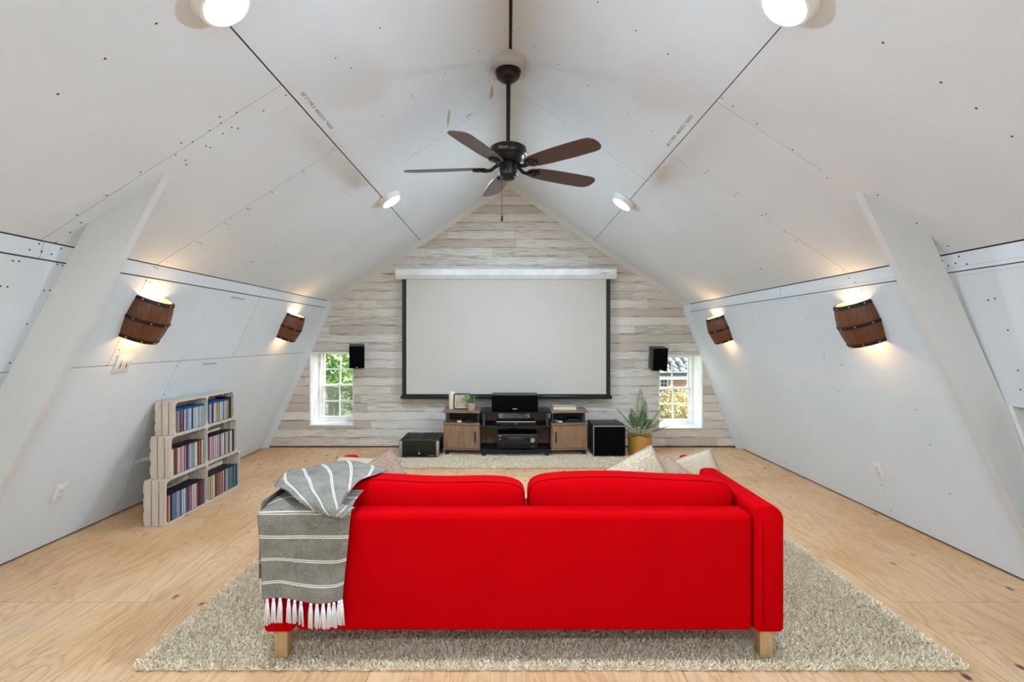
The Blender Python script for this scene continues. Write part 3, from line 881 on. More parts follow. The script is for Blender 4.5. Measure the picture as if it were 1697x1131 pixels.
tLb = 1.3046 + .017
barrel_light('LW', 3.36, 1.440, 'half barrel wall light above the switch plate by the brace')
barrel_light('LW', 5.56, 1.440, 'smaller far half barrel wall light above the crates, near the plank wall')
barrel_light('RW', 3.385, 1.380, 'half barrel wall light by the brace, opposite the switch plate')
barrel_light('RW', 5.61, 1.380, 'smaller far half barrel wall light above the window with the brick house')

# ------------------------------------------------------------------ switch plate and outlets
def plate(sg, Y, t, w, h, label, kind):
    s_ = SEG[sg]; org = s_.at(Y, t); tz = s_.n; ty = s_.d; tx = ty.cross(tz); F = Matrix((tx, ty, tz)).transposed().to_4x4(); F.translation = org
    root = thing(kind, label, 'switch' if 'switch' in kind else 'outlet', tuple(org))
    def part(nm, mb_, mat):
        o = mb_.build(nm, M[mat], None, M=F, smooth='auto'); adopt(root, o)
    part('cover_plate', MB().rbox(-w / 2, w / 2, -h / 2, h / 2, 0, .007, .0025, 2), 'plastic_w')
    if 'switch' in kind:
        for x in (-.026, .026):
            part('switch_bezel', MB().rbox(x - .018, x + .018, -.036, .036, .006, .0095, .001, 1), 'plastic_w')
            part('slider', MB().rbox(x - .009, x + .009, .002, .030, .009, .018, .002, 2), 'plastic_w')
            part('slider_track', MB().box(x - .004, x + .004, -.028, .001, .0094, .0102), 'slot')
    else:
        for y in (-.02, .02):
            part('socket', MB().lathe([(.0165, .0065), (.0165, .0088), (0, .0088)], 18, c=(0, y, 0)), 'plastic_w')
            part('socket_slot', MB().box(-.0075, -.0045, y - .002, y + .007, .0085, .0092).box(.0045, .0075, y - .002, y + .007, .0085, .0092).box(-.0025, .0025, y - .011, y - .006, .0085, .0092), 'slot')
    part('plate_screw', MB().lathe([(.003, .0068), (.003, .0078), (0, .0078)], 8), 'silver')
plate('LW', 3.37, 1.14 / SEG['LW'].d.z + .01, .135, .125, 'white double dimmer switch plate under the barrel light', 'switch_plate')
plate('LW', 3.315, .357 / SEG['LW'].d.z, .08, .125, 'white wall outlet low on the crate-side wall', 'wall_outlet')
plate('RW', 3.84, .366 / SEG['RW'].d.z, .08, .125, 'white wall outlet low on the wall opposite the crates', 'wall_outlet')

# ------------------------------------------------------------------ ceiling fan
FX, FY, BZ = 0.0, 3.60, 2.425
blk = MB(); bz = 3.079
def roofz(x): return RIDGE[1] - .6613 * (RIDGE[0] - x) if x < RIDGE[0] else RIDGE[1] - .7028 * (x - RIDGE[0])
blk.prism_y([(-.095, bz), (.105, bz), (.105, max(bz + .002, roofz(.105))), (RIDGE[0], RIDGE[1] - .002), (-.095, max(bz + .002, roofz(-.095)))], 3.465, 3.74)
struct(blk.build('trim_6', M['strut']), 'white ridge block holding the ceiling fan', 'block')
fan = thing('ceiling_fan', 'dark bronze five-blade ceiling fan hanging from the ridge on a rod', 'fan', (FX, FY, bz))
def fpart(nm, mb_, mat, par=None, smooth='auto', Mx=None):
    o = mb_.build(nm, M[mat], None, smooth=smooth, M=Mx)
    adopt(fan, o) if par is None else setattr(o, 'parent', par); return o
C0 = (FX, FY, 0)
fpart('canopy', MB().lathe([(.084, bz - .001), (.086, bz - .012), (.080, bz - .018), (.082, bz - .026), (.074, bz - .048), (.055, bz - .066), (.036, bz - .074), (.034, bz - .070), (0, bz - .070)], 36, C0), 'bronze')
fpart('rod_ball', MB().lathe([(0, bz - .082), (.022, bz - .078), (.030, bz - .066), (.022, bz - .055), (0, bz - .05)], 18, C0), 'bronze')
fpart('downrod', MB().lathe([(.0125, 2.58), (.0125, bz - .06)], 16, C0), 'bronze')
fpart('motor_housing', MB().lathe([(.016, 2.600), (.020, 2.590), (.060, 2.588), (.100, 2.578), (.118, 2.566), (.123, 2.545), (.123, 2.520), (.117, 2.512), (.108, 2.510), (.100, 2.490), (.078, 2.472), (.055, 2.468), (0, 2.468)], 48, C0), 'bronze')
fpart('switch_housing', MB().lathe([(.050, 2.470), (.056, 2.452), (.056, 2.430), (.062, 2.426), (.062, 2.385), (.058, 2.376), (.050, 2.372), (.046, 2.362), (.030, 2.352), (0, 2.350)], 32, C0), 'bronze')
Rt = 0.705
for i in range(5):
    ang = math.radians(29.5 + 72 * i)
    Fm = Matrix.Translation((FX, FY, BZ)) @ Matrix.Rotation(ang, 4, 'Z')
    Fb = Fm @ Matrix.Rotation(math.radians(-12), 4, 'X')
    out = [(.150, -.022), (.165, -.040), (.22, -.060), (.32, -.071), (.50, -.076), (.64, -.074), (.675, -.066), (.698, -.040), (Rt, 0), (.698, .040), (.675, .066), (.64, .074), (.50, .076), (.32, .071), (.22, .060), (.165, .040), (.150, .022)]
    bl = fpart('blade', MB().hexa([(x, y, .004) for x, y in out], [(x, y, .0105) for x, y in out]), 'blade', None, False, Fb)
    ir = MB(); ir.tube([(.050, 0, .035), (.085, 0, .020), (.115, 0, -.004), (.150, 0, -.006), (.20, 0, -.001)], [.013, .012, .012, .014, .010], 8)
    iron = fpart('blade_iron', ir, 'bronze', None, True, Fm)
    md = MB(); md.lathe([(0, -.004), (.012, -.006), (.024, -.010), (.034, -.010), (.040, -.004), (.040, .004)], 20, (.205, 0, 0))
    md.lathe([(.014, -.013), (.020, -.013), (.022, -.008)], 14, (.205, 0, 0))
    fpart('medallion', md, 'bronze', iron, True, Fb)
    for (sx, sy) in ((.185, .02), (.185, -.02), (.23, 0)):
        fpart('blade_screw', MB().lathe([(.0045, -.012), (.0045, -.003)], 8, (sx, sy, 0)), 'silver', iron, False, Fb)
fpart('pull_chain', MB().tube([(-.040, 3.545, 2.372), (-.040, 3.545, 2.10)], .0018, 6), 'bronze')
fpart('chain_fob', MB().lathe([(.003, 2.105), (.007, 2.100), (.0075, 2.072), (.005, 2.066), (0, 2.066)], 12, (-.040, 3.545, 0)), 'black')
# gold script on the front of the motor housing, facing the viewer
a = math.radians(-97); rr = .1236
for ch, da in zip('Hunter', (-14, -7.5, -2.5, 2.5, 6.5, 10.5)):
    b = a + math.radians(da) + math.radians(-6); n_ = Vector((math.cos(b), math.sin(b), 0)); tx = Vector((-n_.y, n_.x, 0))
    text_mesh('gold_lettering', ch, .026 if ch == 'H' else .019, frame_M(Vector((FX, FY, 2.533 + (0 if ch != 'H' else .002))) + n_ * rr, tx, (0, 0, 1)), M['gold'], fan, shear=.35)

# ------------------------------------------------------------------ projection screen
SY = 6.40
scr = thing('projection_screen', 'white pull-down projection screen with black side borders on the plank wall', 'screen', (-.02, SY, .6))
def sp(nm, mb_, mat, smooth=False):
    o = mb_.build(nm, M[mat], None, smooth=smooth); adopt(scr, o); return o
sx = SY / FPX
def X(u, Y=SY): return (u - VPX) * Y / FPX
def Z(v, Y=SY): return CAM_H - (v - VPY) * Y / FPX
mb = MB(); cz0, cz1 = Z(463.0), Z(447.0)
mb.hexa([(X(659), SY - .055, cz1), (X(659), SY + .095, cz1), (X(659), SY + .095, cz0), (X(659), SY - .02, cz0), (X(659), SY - .055, cz0 + .045)],
        [(X(1019), SY - .055, cz1), (X(1019), SY + .095, cz1), (X(1019), SY + .095, cz0), (X(1019), SY - .02, cz0), (X(1019), SY - .055, cz0 + .045)])
sp('case', mb, 'plastic_w')
for a, b in ((657, 659.3), (1018.7, 1020.5)):
    m_ = MB(); m_.hexa([(X(a), SY - .058, cz1 + .002), (X(a), SY + .095, cz1 + .002), (X(a), SY + .095, cz0), (X(a), SY - .022, cz0 - .002), (X(a), SY - .058, cz0 + .045)],
                       [(X(b), SY - .058, cz1 + .002), (X(b), SY + .095, cz1 + .002), (X(b), SY + .095, cz0), (X(b), SY - .022, cz0 - .002), (X(b), SY - .058, cz0 + .045)])
    sp('end_cap', m_, 'plastic_w')
sp('screen_fabric', MB().box(X(673.5), X(1004.5), SY - .001, SY + .001, Z(653.5), cz0 + .01), 'screen')
sp('side_border', MB().box(X(666.5), X(673.5), SY - .001, SY + .001, Z(657), cz0 + .01), 'black')
sp('side_border', MB().box(X(1004.5), X(1011.5), SY - .001, SY + .001, Z(657), cz0 + .01), 'black')
sp('lower_border', MB().box(X(673.5), X(1004.5), SY - .001, SY + .001, Z(657), Z(653.5)), 'black')
sp('weight_bar', MB().rbox(X(664), X(1014), SY - .022, SY + .018, Z(661.5), Z(655.5), .010, 3), 'blackg')
text_mesh('maker_mark', 'insignia', .036, frame_M((X(1000.5), SY - .0555, Z(453.8)), (1, 0, 0), (0, 0, 1)), plain('mark_grey', W(120, 116, 112), .6), scr)

# ------------------------------------------------------------------ wall speakers
def wall_speaker(x, y, z, rot, tilt, label):
    w, d, h = .170, .19, .262
    root = thing('wall_speaker', label, 'speaker', (x, y, z), 'wall speakers beside the screen')
    F = Matrix.Translation((x, y, z)) @ Matrix.Rotation(rot, 4, 'Z') @ Matrix.Rotation(tilt, 4, 'X')
    def part(nm, mb_, mat):
        o = mb_.build(nm, M[mat], None, M=F, smooth='auto'); adopt(root, o)
    part('cabinet', MB().rbox(-w / 2, w / 2, -d / 2 + .012, d / 2, -h / 2, h / 2, .004, 2), 'char')
    part('grille', MB().rbox(-w / 2 + .003, w / 2 - .003, -d / 2 - .004, -d / 2 + .012, -h / 2 + .003, h / 2 - .003, .005, 2), 'cloth_b')
    part('badge', MB().box(-.012, .012, -d / 2 - .0055, -d / 2 - .004, -h / 2 + .012, -h / 2 + .020), 'silver')
    o = MB().rbox(x - .03, x + .03, y + .05, Y_BACK - .002, z - .03, z + .03, .004, 2).build('wall_bracket', M['black']); adopt(root, o)
wall_speaker(X(590.3, 6.3), 6.33, Z(590.5, 6.3), math.radians(15), math.radians(9), 'small black speaker at the top corner of the window with the tree')
wall_speaker(X(1091.5, 6.3), 6.32, Z(594.5, 6.3), math.radians(1), math.radians(8), 'small black speaker at the top corner of the brick house window')

# ------------------------------------------------------------------ rugs
def rug(name, label, x0, x1, y0, y1, n, h, size, seed):
    root = thing(name, label, 'rug', ((x0 + x1) / 2, (y0 + y1) / 2, 0))
    adopt(root, MB().rbox(x0, x1, y0, y1, 0.0005, .007, .003, 2).build('rug_backing', M['rug_base']))
    rs = np.random.RandomState(seed)
    p = np.stack([rs.uniform(x0 - .004, x1 + .004, n), rs.uniform(y0 - .006, y1 + .004, n), np.full(n, .004)], 1)
    ang = rs.uniform(0, 2 * np.pi, n); w = np.stack([np.cos(ang), np.sin(ang), np.zeros(n)], 1) * size * rs.uniform(.7, 1.2, (n, 1))
    le = rs.normal(0, .7, (n, 2)) * h; hh = h * rs.uniform(.6, 1.15, n)
    q = p + np.stack([le[:, 0], le[:, 1], hh], 1)
    v = np.stack([p - w, p + w, q + w * .7, q - w * .7], 1).reshape(-1, 3)
    o = quads_object('pile', v, M['rug'], root); o['kind'] = 'stuff'
    return root
rug('shag_rug', 'large oatmeal shag rug under the red sofa', -1.457, 1.793, 2.125, 4.45, 260000, .018, .0028, 1)
rug('shag_rug', 'oatmeal shag rug under the media console', -1.272, 1.30, 5.44, 6.42, 80000, .015, .0038, 2)

# ------------------------------------------------------------------ sofa
SX0, SX1, SY0, SY1 = -.968, 1.094, 2.15, 3.12
sofa = thing('sofa', 'bright red fabric sofa with beech legs seen from behind', 'sofa', ((SX0 + SX1) / 2, 2.6, .02))
def so(nm, mb_, mat, par=None, smooth='auto'):
    o = mb_.build(nm, M[mat], None, smooth=smooth)
    adopt(sofa, o) if par is None else setattr(o, 'parent', par); return o
ZB, AT = .136, .638
AW = .118
def arm(x0, x1, outer):
    """rounded upholstered arm, outer top edge softer"""
    prof = []
    ro, ri, rb = .055, .028, .02
    def arc(cx, cz, r, a0, a1, n=6):
        for k in range(n + 1):
            a = math.radians(a0 + (a1 - a0) * k / n); prof.append((cx + r * math.cos(a), cz + r * math.sin(a)))
    rl, rr_ = (ro, ri) if outer < 0 else (ri, ro)
    arc(x0 + rb, ZB + rb, rb, 270, 180); arc(x0 + rl, AT - rl, rl, 180, 90); arc(x1 - rr_, AT - rr_, rr_, 90, 0); arc(x1 - rb, ZB + rb, rb, 0, -90)
    m_ = MB(); N = len(prof)
    cx, cz = (x0 + x1) / 2, (ZB + AT) / 2
    st = []
    for y, k in ((SY0, .90), (SY0 + .003, .955), (SY0 + .012, .985), (SY0 + .03, 1.0), (SY1 - .05, 1.0), (SY1 - .02, .985), (SY1 - .004, .94), (SY1, .86)):
        kz = 1 - (1 - k) * .22
        st.append([(cx + (x - cx) * k, y, cz + (z - cz) * kz) for x, z in prof])
    for a, b in zip(st[:-1], st[1:]):
        for k in range(N):
            k2 = (k + 1) % N; m_.quad([a[k], a[k2], b[k2], b[k]])
    m_.quad(st[0][::-1]); m_.quad(st[-1])
    b = bmesh.new(); me = bpy.data.meshes.new('t'); me.from_pydata(m_.v, [], m_.f); b.from_mesh(me); bmesh.ops.remove_doubles(b, verts=b.verts[:], dist=1e-5); bpy.data.meshes.remove(me)
    return so('arm', MB().bm(b), 'red'), prof
al, pl_ = arm(SX0, SX0 + AW, -1); ar, pr_ = arm(SX1 - AW, SX1, 1)
for a_, x in ((al, SX0 + AW - .034), (ar, SX1 - AW + .034)):
    so('piping', MB().tube([(x, SY0 - .0005, ZB + .02), (x, SY0 - .0005, AT - .07), (x, SY0 + .006, AT - .022), (x + (.004 if x > 0 else -.004), SY0 + .03, AT - .001), (x, SY1 - .05, AT)], .0016, 6), 'seam', a_, True)
so('backrest', MB().rbox(SX0 + AW + .003, SX1 - AW - .003, SY0 + .002, SY0 + .13, ZB, .605, .026, 5), 'red')
so('seat_frame', MB().rbox(SX0 + AW, SX1 - AW, SY0 + .13, SY1 - .03, ZB + .004, .27, .015, 3), 'red')
for x in (SX0 + .030, SX1 - .030 - .052):
    for y in (SY0 + .030, SY1 - .09):
        so('leg', MB().rbox(x, x + .052, y, y + .052, .018, ZB + .01, .002, 2), 'beech')
def superbox(c, half, n=6.0, cuts=12, bulge=0.0, seed=0, lean=0.0):
    """soft rounded cushion body"""
    b = bmesh.new(); bmesh.ops.create_cube(b, size=2); bmesh.ops.subdivide_edges(b, edges=b.edges[:], cuts=cuts, use_grid_fill=True)
    rs = random.Random(seed); ph = [rs.random() * 6 for _ in range(6)]
    for v in b.verts:
        x, y, z = v.co
        r = (abs(x) ** n + abs(y) ** n + abs(z) ** n) ** (1 / n)
        x, y, z = x / r, y / r, z / r
        yy = y * (1 + bulge * (1 - x * x) * (1 - z * z))
        zz = z * (1 + .05 * math.sin(x * 2.1 + ph[0]) + .022 * math.sin(x * 5.2 + ph[1]) * (1 if z > 0 else 0))
        v.co = Vector((c[0] + half[0] * x, c[1] + half[1] * yy + lean * (zz + 1) * half[2], c[2] + half[2] * zz))
    return b
for i, (x0, x1) in enumerate(((-.846, .062), (.066, .972))):
    so('seat_cushion', MB().bm(superbox(((x0 + x1) / 2, 2.72, .355), ((x1 - x0) / 2, .335, .09), 7, 10, 0, i)), 'red', None, True)
for i, (x0, x1, zt, sd) in enumerate(((-.775, .074, .690, 5), (.084, .965, .700, 9))):
    cy, cz, hz = 2.378, (.44 + zt) / 2, (zt - .44) / 2
    bc = so('back_cushion', MB().bm(superbox(((x0 + x1) / 2, cy, cz), ((x1 - x0) / 2, .095, hz), 6, 14, .10, sd, .06)), 'red', None, True)
    pts = []; hx = (x1 - x0) / 2; ky = -.62; n = 6; rem = (1 - abs(ky) ** n) ** (1 / n)
    rs = random.Random(sd); ph0 = rs.random() * 6; ph1 = rs.random() * 6
    for k in range(64):
        a = 2 * math.pi * k / 64; c_, s_ = math.cos(a), math.sin(a)
        r = (abs(c_) ** n + abs(s_) ** n) ** (1 / n); x, z = c_ / r * rem, s_ / r * rem
        yy = ky * (1 + .10 * (1 - x * x) * (1 - z * z)); zz = z * (1 + .05 * math.sin(x * 2.1 + ph0) + .022 * math.sin(x * 5.2 + ph1) * (1 if z > 0 else 0))
        pts.append(((x0 + x1) / 2 + hx * x * 1.002, cy + .095 * yy + .06 * (zz + 1) * hz, cz + hz * zz * 1.004))
    so('piping', MB().tube(pts, .0022, 6, closed=True), 'seam', bc, True)

# ------------------------------------------------------------------ scatter cushions
D = math.radians
def scatter_cushion(label, w, h, t, mat, loc, yaw, lean, roll, seed=0):
    n = 20; b = MB(); idx = {}
    rs = random.Random(seed)
    for side in (1, -1):
        for i in range(n + 1):
            for j in range(n + 1):
                x, y = -1 + 2 * i / n, -1 + 2 * j / n
                edge = i in (0, n) or j in (0, n)
                if edge and side == -1: idx[(side, i, j)] = idx[(1, i, j)]; continue
                px = w / 2 * x * (1 - .015 * (1 - y * y) * abs(x)); py = h / 2 * y * (1 - .015 * (1 - x * x) * abs(y))
                pz = side * t / 2 * (max(0, (1 - x * x) * (1 - y * y))) ** .42 * (1 + .05 * math.sin(3 * x + seed) * math.cos(2.5 * y))
                idx[(side, i, j)] = len(b.v); b.v.append((px, py, pz))
        for i in range(n):
            for j in range(n):
                q = (idx[(side, i, j)], idx[(side, i + 1, j)], idx[(side, i + 1, j + 1)], idx[(side, i, j + 1)])
                b.f.append(q if side > 0 else q[::-1]); b.m.append(0)
    root = thing('scatter_cushion', label, 'cushion', loc, 'cushions on the red sofa')
    F = Matrix.Translation(loc) @ Matrix.Rotation(D(yaw), 4, 'Z') @ Matrix.Rotation(D(90 - lean), 4, 'X') @ Matrix.Rotation(D(roll), 4, 'Z')
    cov = b.build('cover', M[mat], None, smooth=True, M=F); adopt(root, cov)
    rim = [b.v[idx[(1, i, 0)]] for i in range(n)] + [b.v[idx[(1, n, j)]] for j in range(n)] + [b.v[idx[(1, n - i, n)]] for i in range(n)] + [b.v[idx[(1, 0, n - j)]] for j in range(n)]
    o = MB().tube(rim, .0028, 6, closed=True).build('piping', M['cushion_b'], None, smooth=True, M=F); adopt(root, o)
D = math.radians
scatter_cushion('large beige nubby cushion leaning before the fern basket', .52, .52, .17, 'cushion_a', (.605, 2.62, .44), 0, 22, 26, 1)
scatter_cushion('taupe cushion with one corner pointing up between two beige cushions', .38, .38, .12, 'cushion_b', (.838, 2.66, .488), 4, 40, 45, 2)
scatter_cushion('sand linen cushion by the sofa arm furthest from the throw', .40, .40, .11, 'cushion_c', (.930, 2.78, .488), -8, 20, 20, 3)
scatter_cushion('taupe linen cushion with a raised corner next to the throw', .42, .42, .12, 'cushion_b', (-.645, 2.64, .475), 0, 22, 35, 4)
scatter_cushion('sand linen cushion half hidden behind the grey throw', .36, .36, .11, 'cushion_c', (-.775, 2.84, .525), 0, 48, -4, 6)

# ------------------------------------------------------------------ throw blanket
throw = thing('throw_blanket', 'grey throw with white stripes and tassels draped over the sofa corner', 'blanket', (-.79, 2.14, .30))
def cloth(nm, rows, uvf, thick=.004):
    m_ = MB(); R, C = len(rows), len(rows[0])
    for rw_ in rows: m_.v += [tuple(p) for p in rw_]
    for i in range(R - 1):
        for j in range(C - 1): m_.f.append((i * C + j, i * C + j + 1, (i + 1) * C + j + 1, (i + 1) * C + j)); m_.m.append(0)
    o = m_.build(nm, M['throw'], None, smooth=True)
    uvl = o.data.uv_layers.new(name='UVMap')
    for lp in o.data.loops:
        i, j = divmod(lp.vertex_index, C); uvl.data[lp.index].uv = uvf(i / (R - 1), j / (C - 1), rows[i][j])
    md = o.modifiers.new('thickness', 'SOLIDIFY'); md.thickness = thick; md.offset = 0
    adopt(throw, o); return o
# hanging panel: over arm and back, straight down the rear
xs_t = [-.982, -.90, -.82, -.73, -.65, -.612]; xs_b = [-.957, -.89, -.82, -.745, -.68, -.646]
def hang(j, f): return xs_t[j] + (xs_b[j] - xs_t[j]) * f
net = []; dist = [0.0]
levels = [(2.46, .654), (2.34, .658), (2.22, .656), (2.150, .645), (2.128, .615), (2.124, .52), (2.126, .42), (2.122, .34), (2.124, .277)]
for i, (y, z) in enumerate(levels):
    f = min(1, max(0, (.654 - z) / (.654 - .277))); row = []
    for j in range(6):
        wob = .006 * math.sin(j * 1.9 + i * .6) if i >= 4 else 0
        dz = .012 * math.sin(j * 1.3 + .5) * f
        row.append(Vector((hang(j, f) + .0, y - abs(wob) * .9 + (.02 if j == 0 and i < 4 else 0) * 0, z + (dz if i > 5 else 0) + (-.03 if j == 0 and i < 4 else 0))))
    net.append(row)
    if i: dist.append(dist[-1] + math.hypot(levels[i][0] - levels[i - 1][0], levels[i][1] - levels[i - 1][1]))
rowsA = net_surface(net, 6)
def uvA(a, b, p):
    q = a * (len(levels) - 1); k = min(int(q), len(levels) - 2); d = dist[k] + (dist[k + 1] - dist[k]) * (q - k)
    return (b * .37, d - dist[-1] + .0915 * .5 + .066)
hp = cloth('hanging_panel', rowsA, uvA)
# fold lying over arm, back and cushion
def pn(rows): return [[P(*q) + Vector((0, 0, (.006 if (i + j) % 2 else -.004) if 0 < i < len(rows) - 1 else 0)) for j, q in enumerate(r_)] for i, r_ in enumerate(rows)]
def over(u, v, z=None, y=None):
    """a point of the fold: lies at height z (arm .66, cushion .70) unless a depth y is given"""
    if y is None: y = (CAM_H - z) * FPX / (v - VPY)
    return (u, v, y)
netB = pn([[over(484, 779, .672), over(511, 776, .680), over(540, 769, .690), over(581, 764, .702), over(618, 773, .705), over(644, 779, .704)],
           [over(468, 790, .676), over(500, 792, .686), over(535, 788, .697), over(568, 783, .710), over(598, 785, .712), over(622, 786, .708)],
           [over(455, 804, .672), over(488, 808, .682), over(522, 811, .690), over(552, 810, .700), over(578, 806, .708), over(599, 797, .710)],
           [over(470, 812, y=2.17), over(492, 823, y=2.13), over(520, 833, y=2.105), over(545, 838, y=2.10), over(566, 832, y=2.12), over(582, 810, y=2.19)],
           [over(480, 814, y=2.135), over(500, 835, y=2.105), over(523, 849, y=2.095), over(545, 855, y=2.09), over(557, 857, y=2.09), over(565, 838, y=2.11)]])
cloth('folded_layer', net_surface(netB, 6), lambda a, b, p: (a, .42 * b - .20 * a - .012))
netD = pn([[(561, 834, 2.118), (574, 838, 2.115), (588, 842, 2.118)], [(559, 846, 2.10), (572, 848, 2.095), (583, 848, 2.105)], [(556, 857, 2.09), (565, 859, 2.09), (573, 859, 2.10)]])
cloth('corner_flap', net_surface(netD, 5), lambda a, b, p: (a * .1, .25 * b + .12 * a))
netC = [[Vector((x, y, z)) for y in (2.16, 2.30, 2.42)] for x, z in ((-.978, .655), (-.984, .60), (-.987, .50), (-.990, .40), (-.990, .345))]
cloth('side_layer', net_surface(netC, 5), lambda a, b, p: (b * .2, p.z))
# tassels
def tassel(x, y, z, L, seed, par=throw):
    rs = random.Random(seed); m_ = MB()
    m_.lathe([(0, z + .004), (.0055, z), (.0062, z - .006), (.004, z - .010)], 8, (x, y, 0))
    for k in range(7):
        a = 2 * math.pi * k / 7 + rs.random(); sx_, sy_ = math.cos(a), math.sin(a) * .5; sp_ = rs.uniform(.004, .011); tw_ = rs.uniform(-.004, .004)
        m_.tube([(x + sx_ * .003, y + sy_ * .003, z - .006), (x + sx_ * .006, y + sy_ * .006, z - L * .4), (x + sx_ * sp_ + tw_, y + sy_ * sp_, z - L * rs.uniform(.9, 1.05))], [.0030, .0040, .0040], 5)
    o = m_.build('tassel', M['tassel'], None, smooth=True); adopt(par, o)
bot = rowsA[-1]
for i in range(13):
    q = bot[round(2 + i * (len(bot) - 4) / 12)]; tassel(q.x, q.y - .002, q.z - .002, random.uniform(.088, .10), 100 + i)
for i in range(5): tassel(-.990, 2.19 + i * .05, .343, .075, 200 + i)

# ------------------------------------------------------------------ crates of disc cases
CRX = -2.372; CRC = 4.283; th = .009
tiers = [('bottom', 'largest slatted crate', 1.040, .150, .314), ('middle', 'medium slatted crate', .924, .142, .295), ('top', 'smallest slatted crate', .837, .138, .240)]
SHELL_N, SHELL_B = plain('dark_case', W(24, 28, 38), .35), plain('blue_case', W(16, 84, 140), .25)
PAL = {'pale blue': W(150, 176, 196), 'white': W(214, 212, 208), 'navy': W(36, 52, 88), 'steel blue': W(86, 116, 148), 'grey': W(140, 140, 144), 'black': W(32, 32, 36),
       'pink': W(196, 128, 146), 'plum': W(112, 58, 92), 'red': W(172, 58, 52), 'orange': W(206, 104, 62), 'tan': W(186, 152, 112), 'cream': W(210, 200, 172), 'teal': W(58, 118, 128), 'brown': W(110, 80, 64), 'olive': W(120, 122, 92), 'gold': W(186, 148, 70)}
def spine_mat(name, c):
    k = NB('spine_' + name.replace(' ', '_')); k.rough(.4)
    v = k.coord((30, 90, 26), rnd=True)
    f = k.noise(v, 1.6, 3, .7)
    d = tuple(x * .32 for x in c[:3]) + (1,); e = tuple(min(1, x * 1.3 + .10) for x in c[:3]) + (1,)
    k.col(k.ramp(f, [(.30, d), (.42, c), (.60, c), (.72, e)])); return k.m
SP = {n: spine_mat(n, c) for n, c in PAL.items()}
ONES = ['', 'first', 'second', 'third', 'fourth', 'fifth', 'sixth', 'seventh', 'eighth', 'ninth', 'tenth', 'eleventh', 'twelfth', 'thirteenth', 'fourteenth', 'fifteenth', 'sixteenth', 'seventeenth', 'eighteenth', 'nineteenth']
TENS = {2: 'twent', 3: 'thirt', 4: 'fort', 5: 'fift', 6: 'sixt', 7: 'sevent'}
def ordinal(n):
    if n < 20: return ONES[n]
    a, b = divmod(n, 10); return TENS[a] + ('ieth' if b == 0 else 'y-' + ONES[b])
MIX = {('bottom', 0): ['orange', 'red', 'cream', 'black', 'navy', 'steel blue', 'steel blue', 'navy', 'grey', 'pale blue', 'steel blue', 'plum', 'pale blue', 'white', 'pale blue', 'teal', 'navy', 'plum', 'pink', 'pink', 'pale blue', 'white', 'white', 'red', 'red', 'black', 'navy', 'plum', 'plum', 'plum'],
       ('bottom', 1): ['grey', 'navy', 'cream', 'gold', 'cream', 'tan', 'white', 'olive', 'black', 'orange', 'navy', 'steel blue', 'grey', 'red', 'white', 'navy', 'brown', 'pale blue', 'pale blue', 'brown', 'brown', 'teal', 'olive', 'teal', 'steel blue', 'teal', 'navy', 'navy'],
       ('middle', 0): ['olive', 'cream', 'brown', 'red', 'brown', 'cream', 'pink', 'pink', 'white', 'pink', 'navy', 'plum', 'grey', 'pale blue', 'grey', 'pale blue', 'cream', 'cream', 'navy', 'brown', 'orange', 'tan', 'white', 'pale blue'],
       ('middle', 1): ['tan', 'brown', 'plum', 'white', 'pink', 'pink', 'cream', 'white', 'grey', 'pale blue', 'red', 'pink', 'pale blue', 'cream', 'navy', 'cream', 'cream', 'brown', 'tan', 'white', 'pale blue', 'black'],
       ('top', 0): ['brown', 'olive', 'tan', 'steel blue', 'navy', 'red', 'navy', 'white', 'grey', 'steel blue', 'pale blue', 'pale blue', 'white', 'navy', 'pale blue', 'white', 'white', 'cream', 'pale blue', 'tan', 'white', 'pale blue', 'pale blue'],
       ('top', 1): ['teal', 'teal', 'steel blue', 'white', 'red', 'navy', 'white', 'pale blue', 'white', 'gold', 'gold', 'grey', 'white', 'pale blue', 'pale blue', 'grey', 'white', 'tan', 'tan', 'brown', 'black', 'black']}
rng = random.Random(21); zb = 0.001
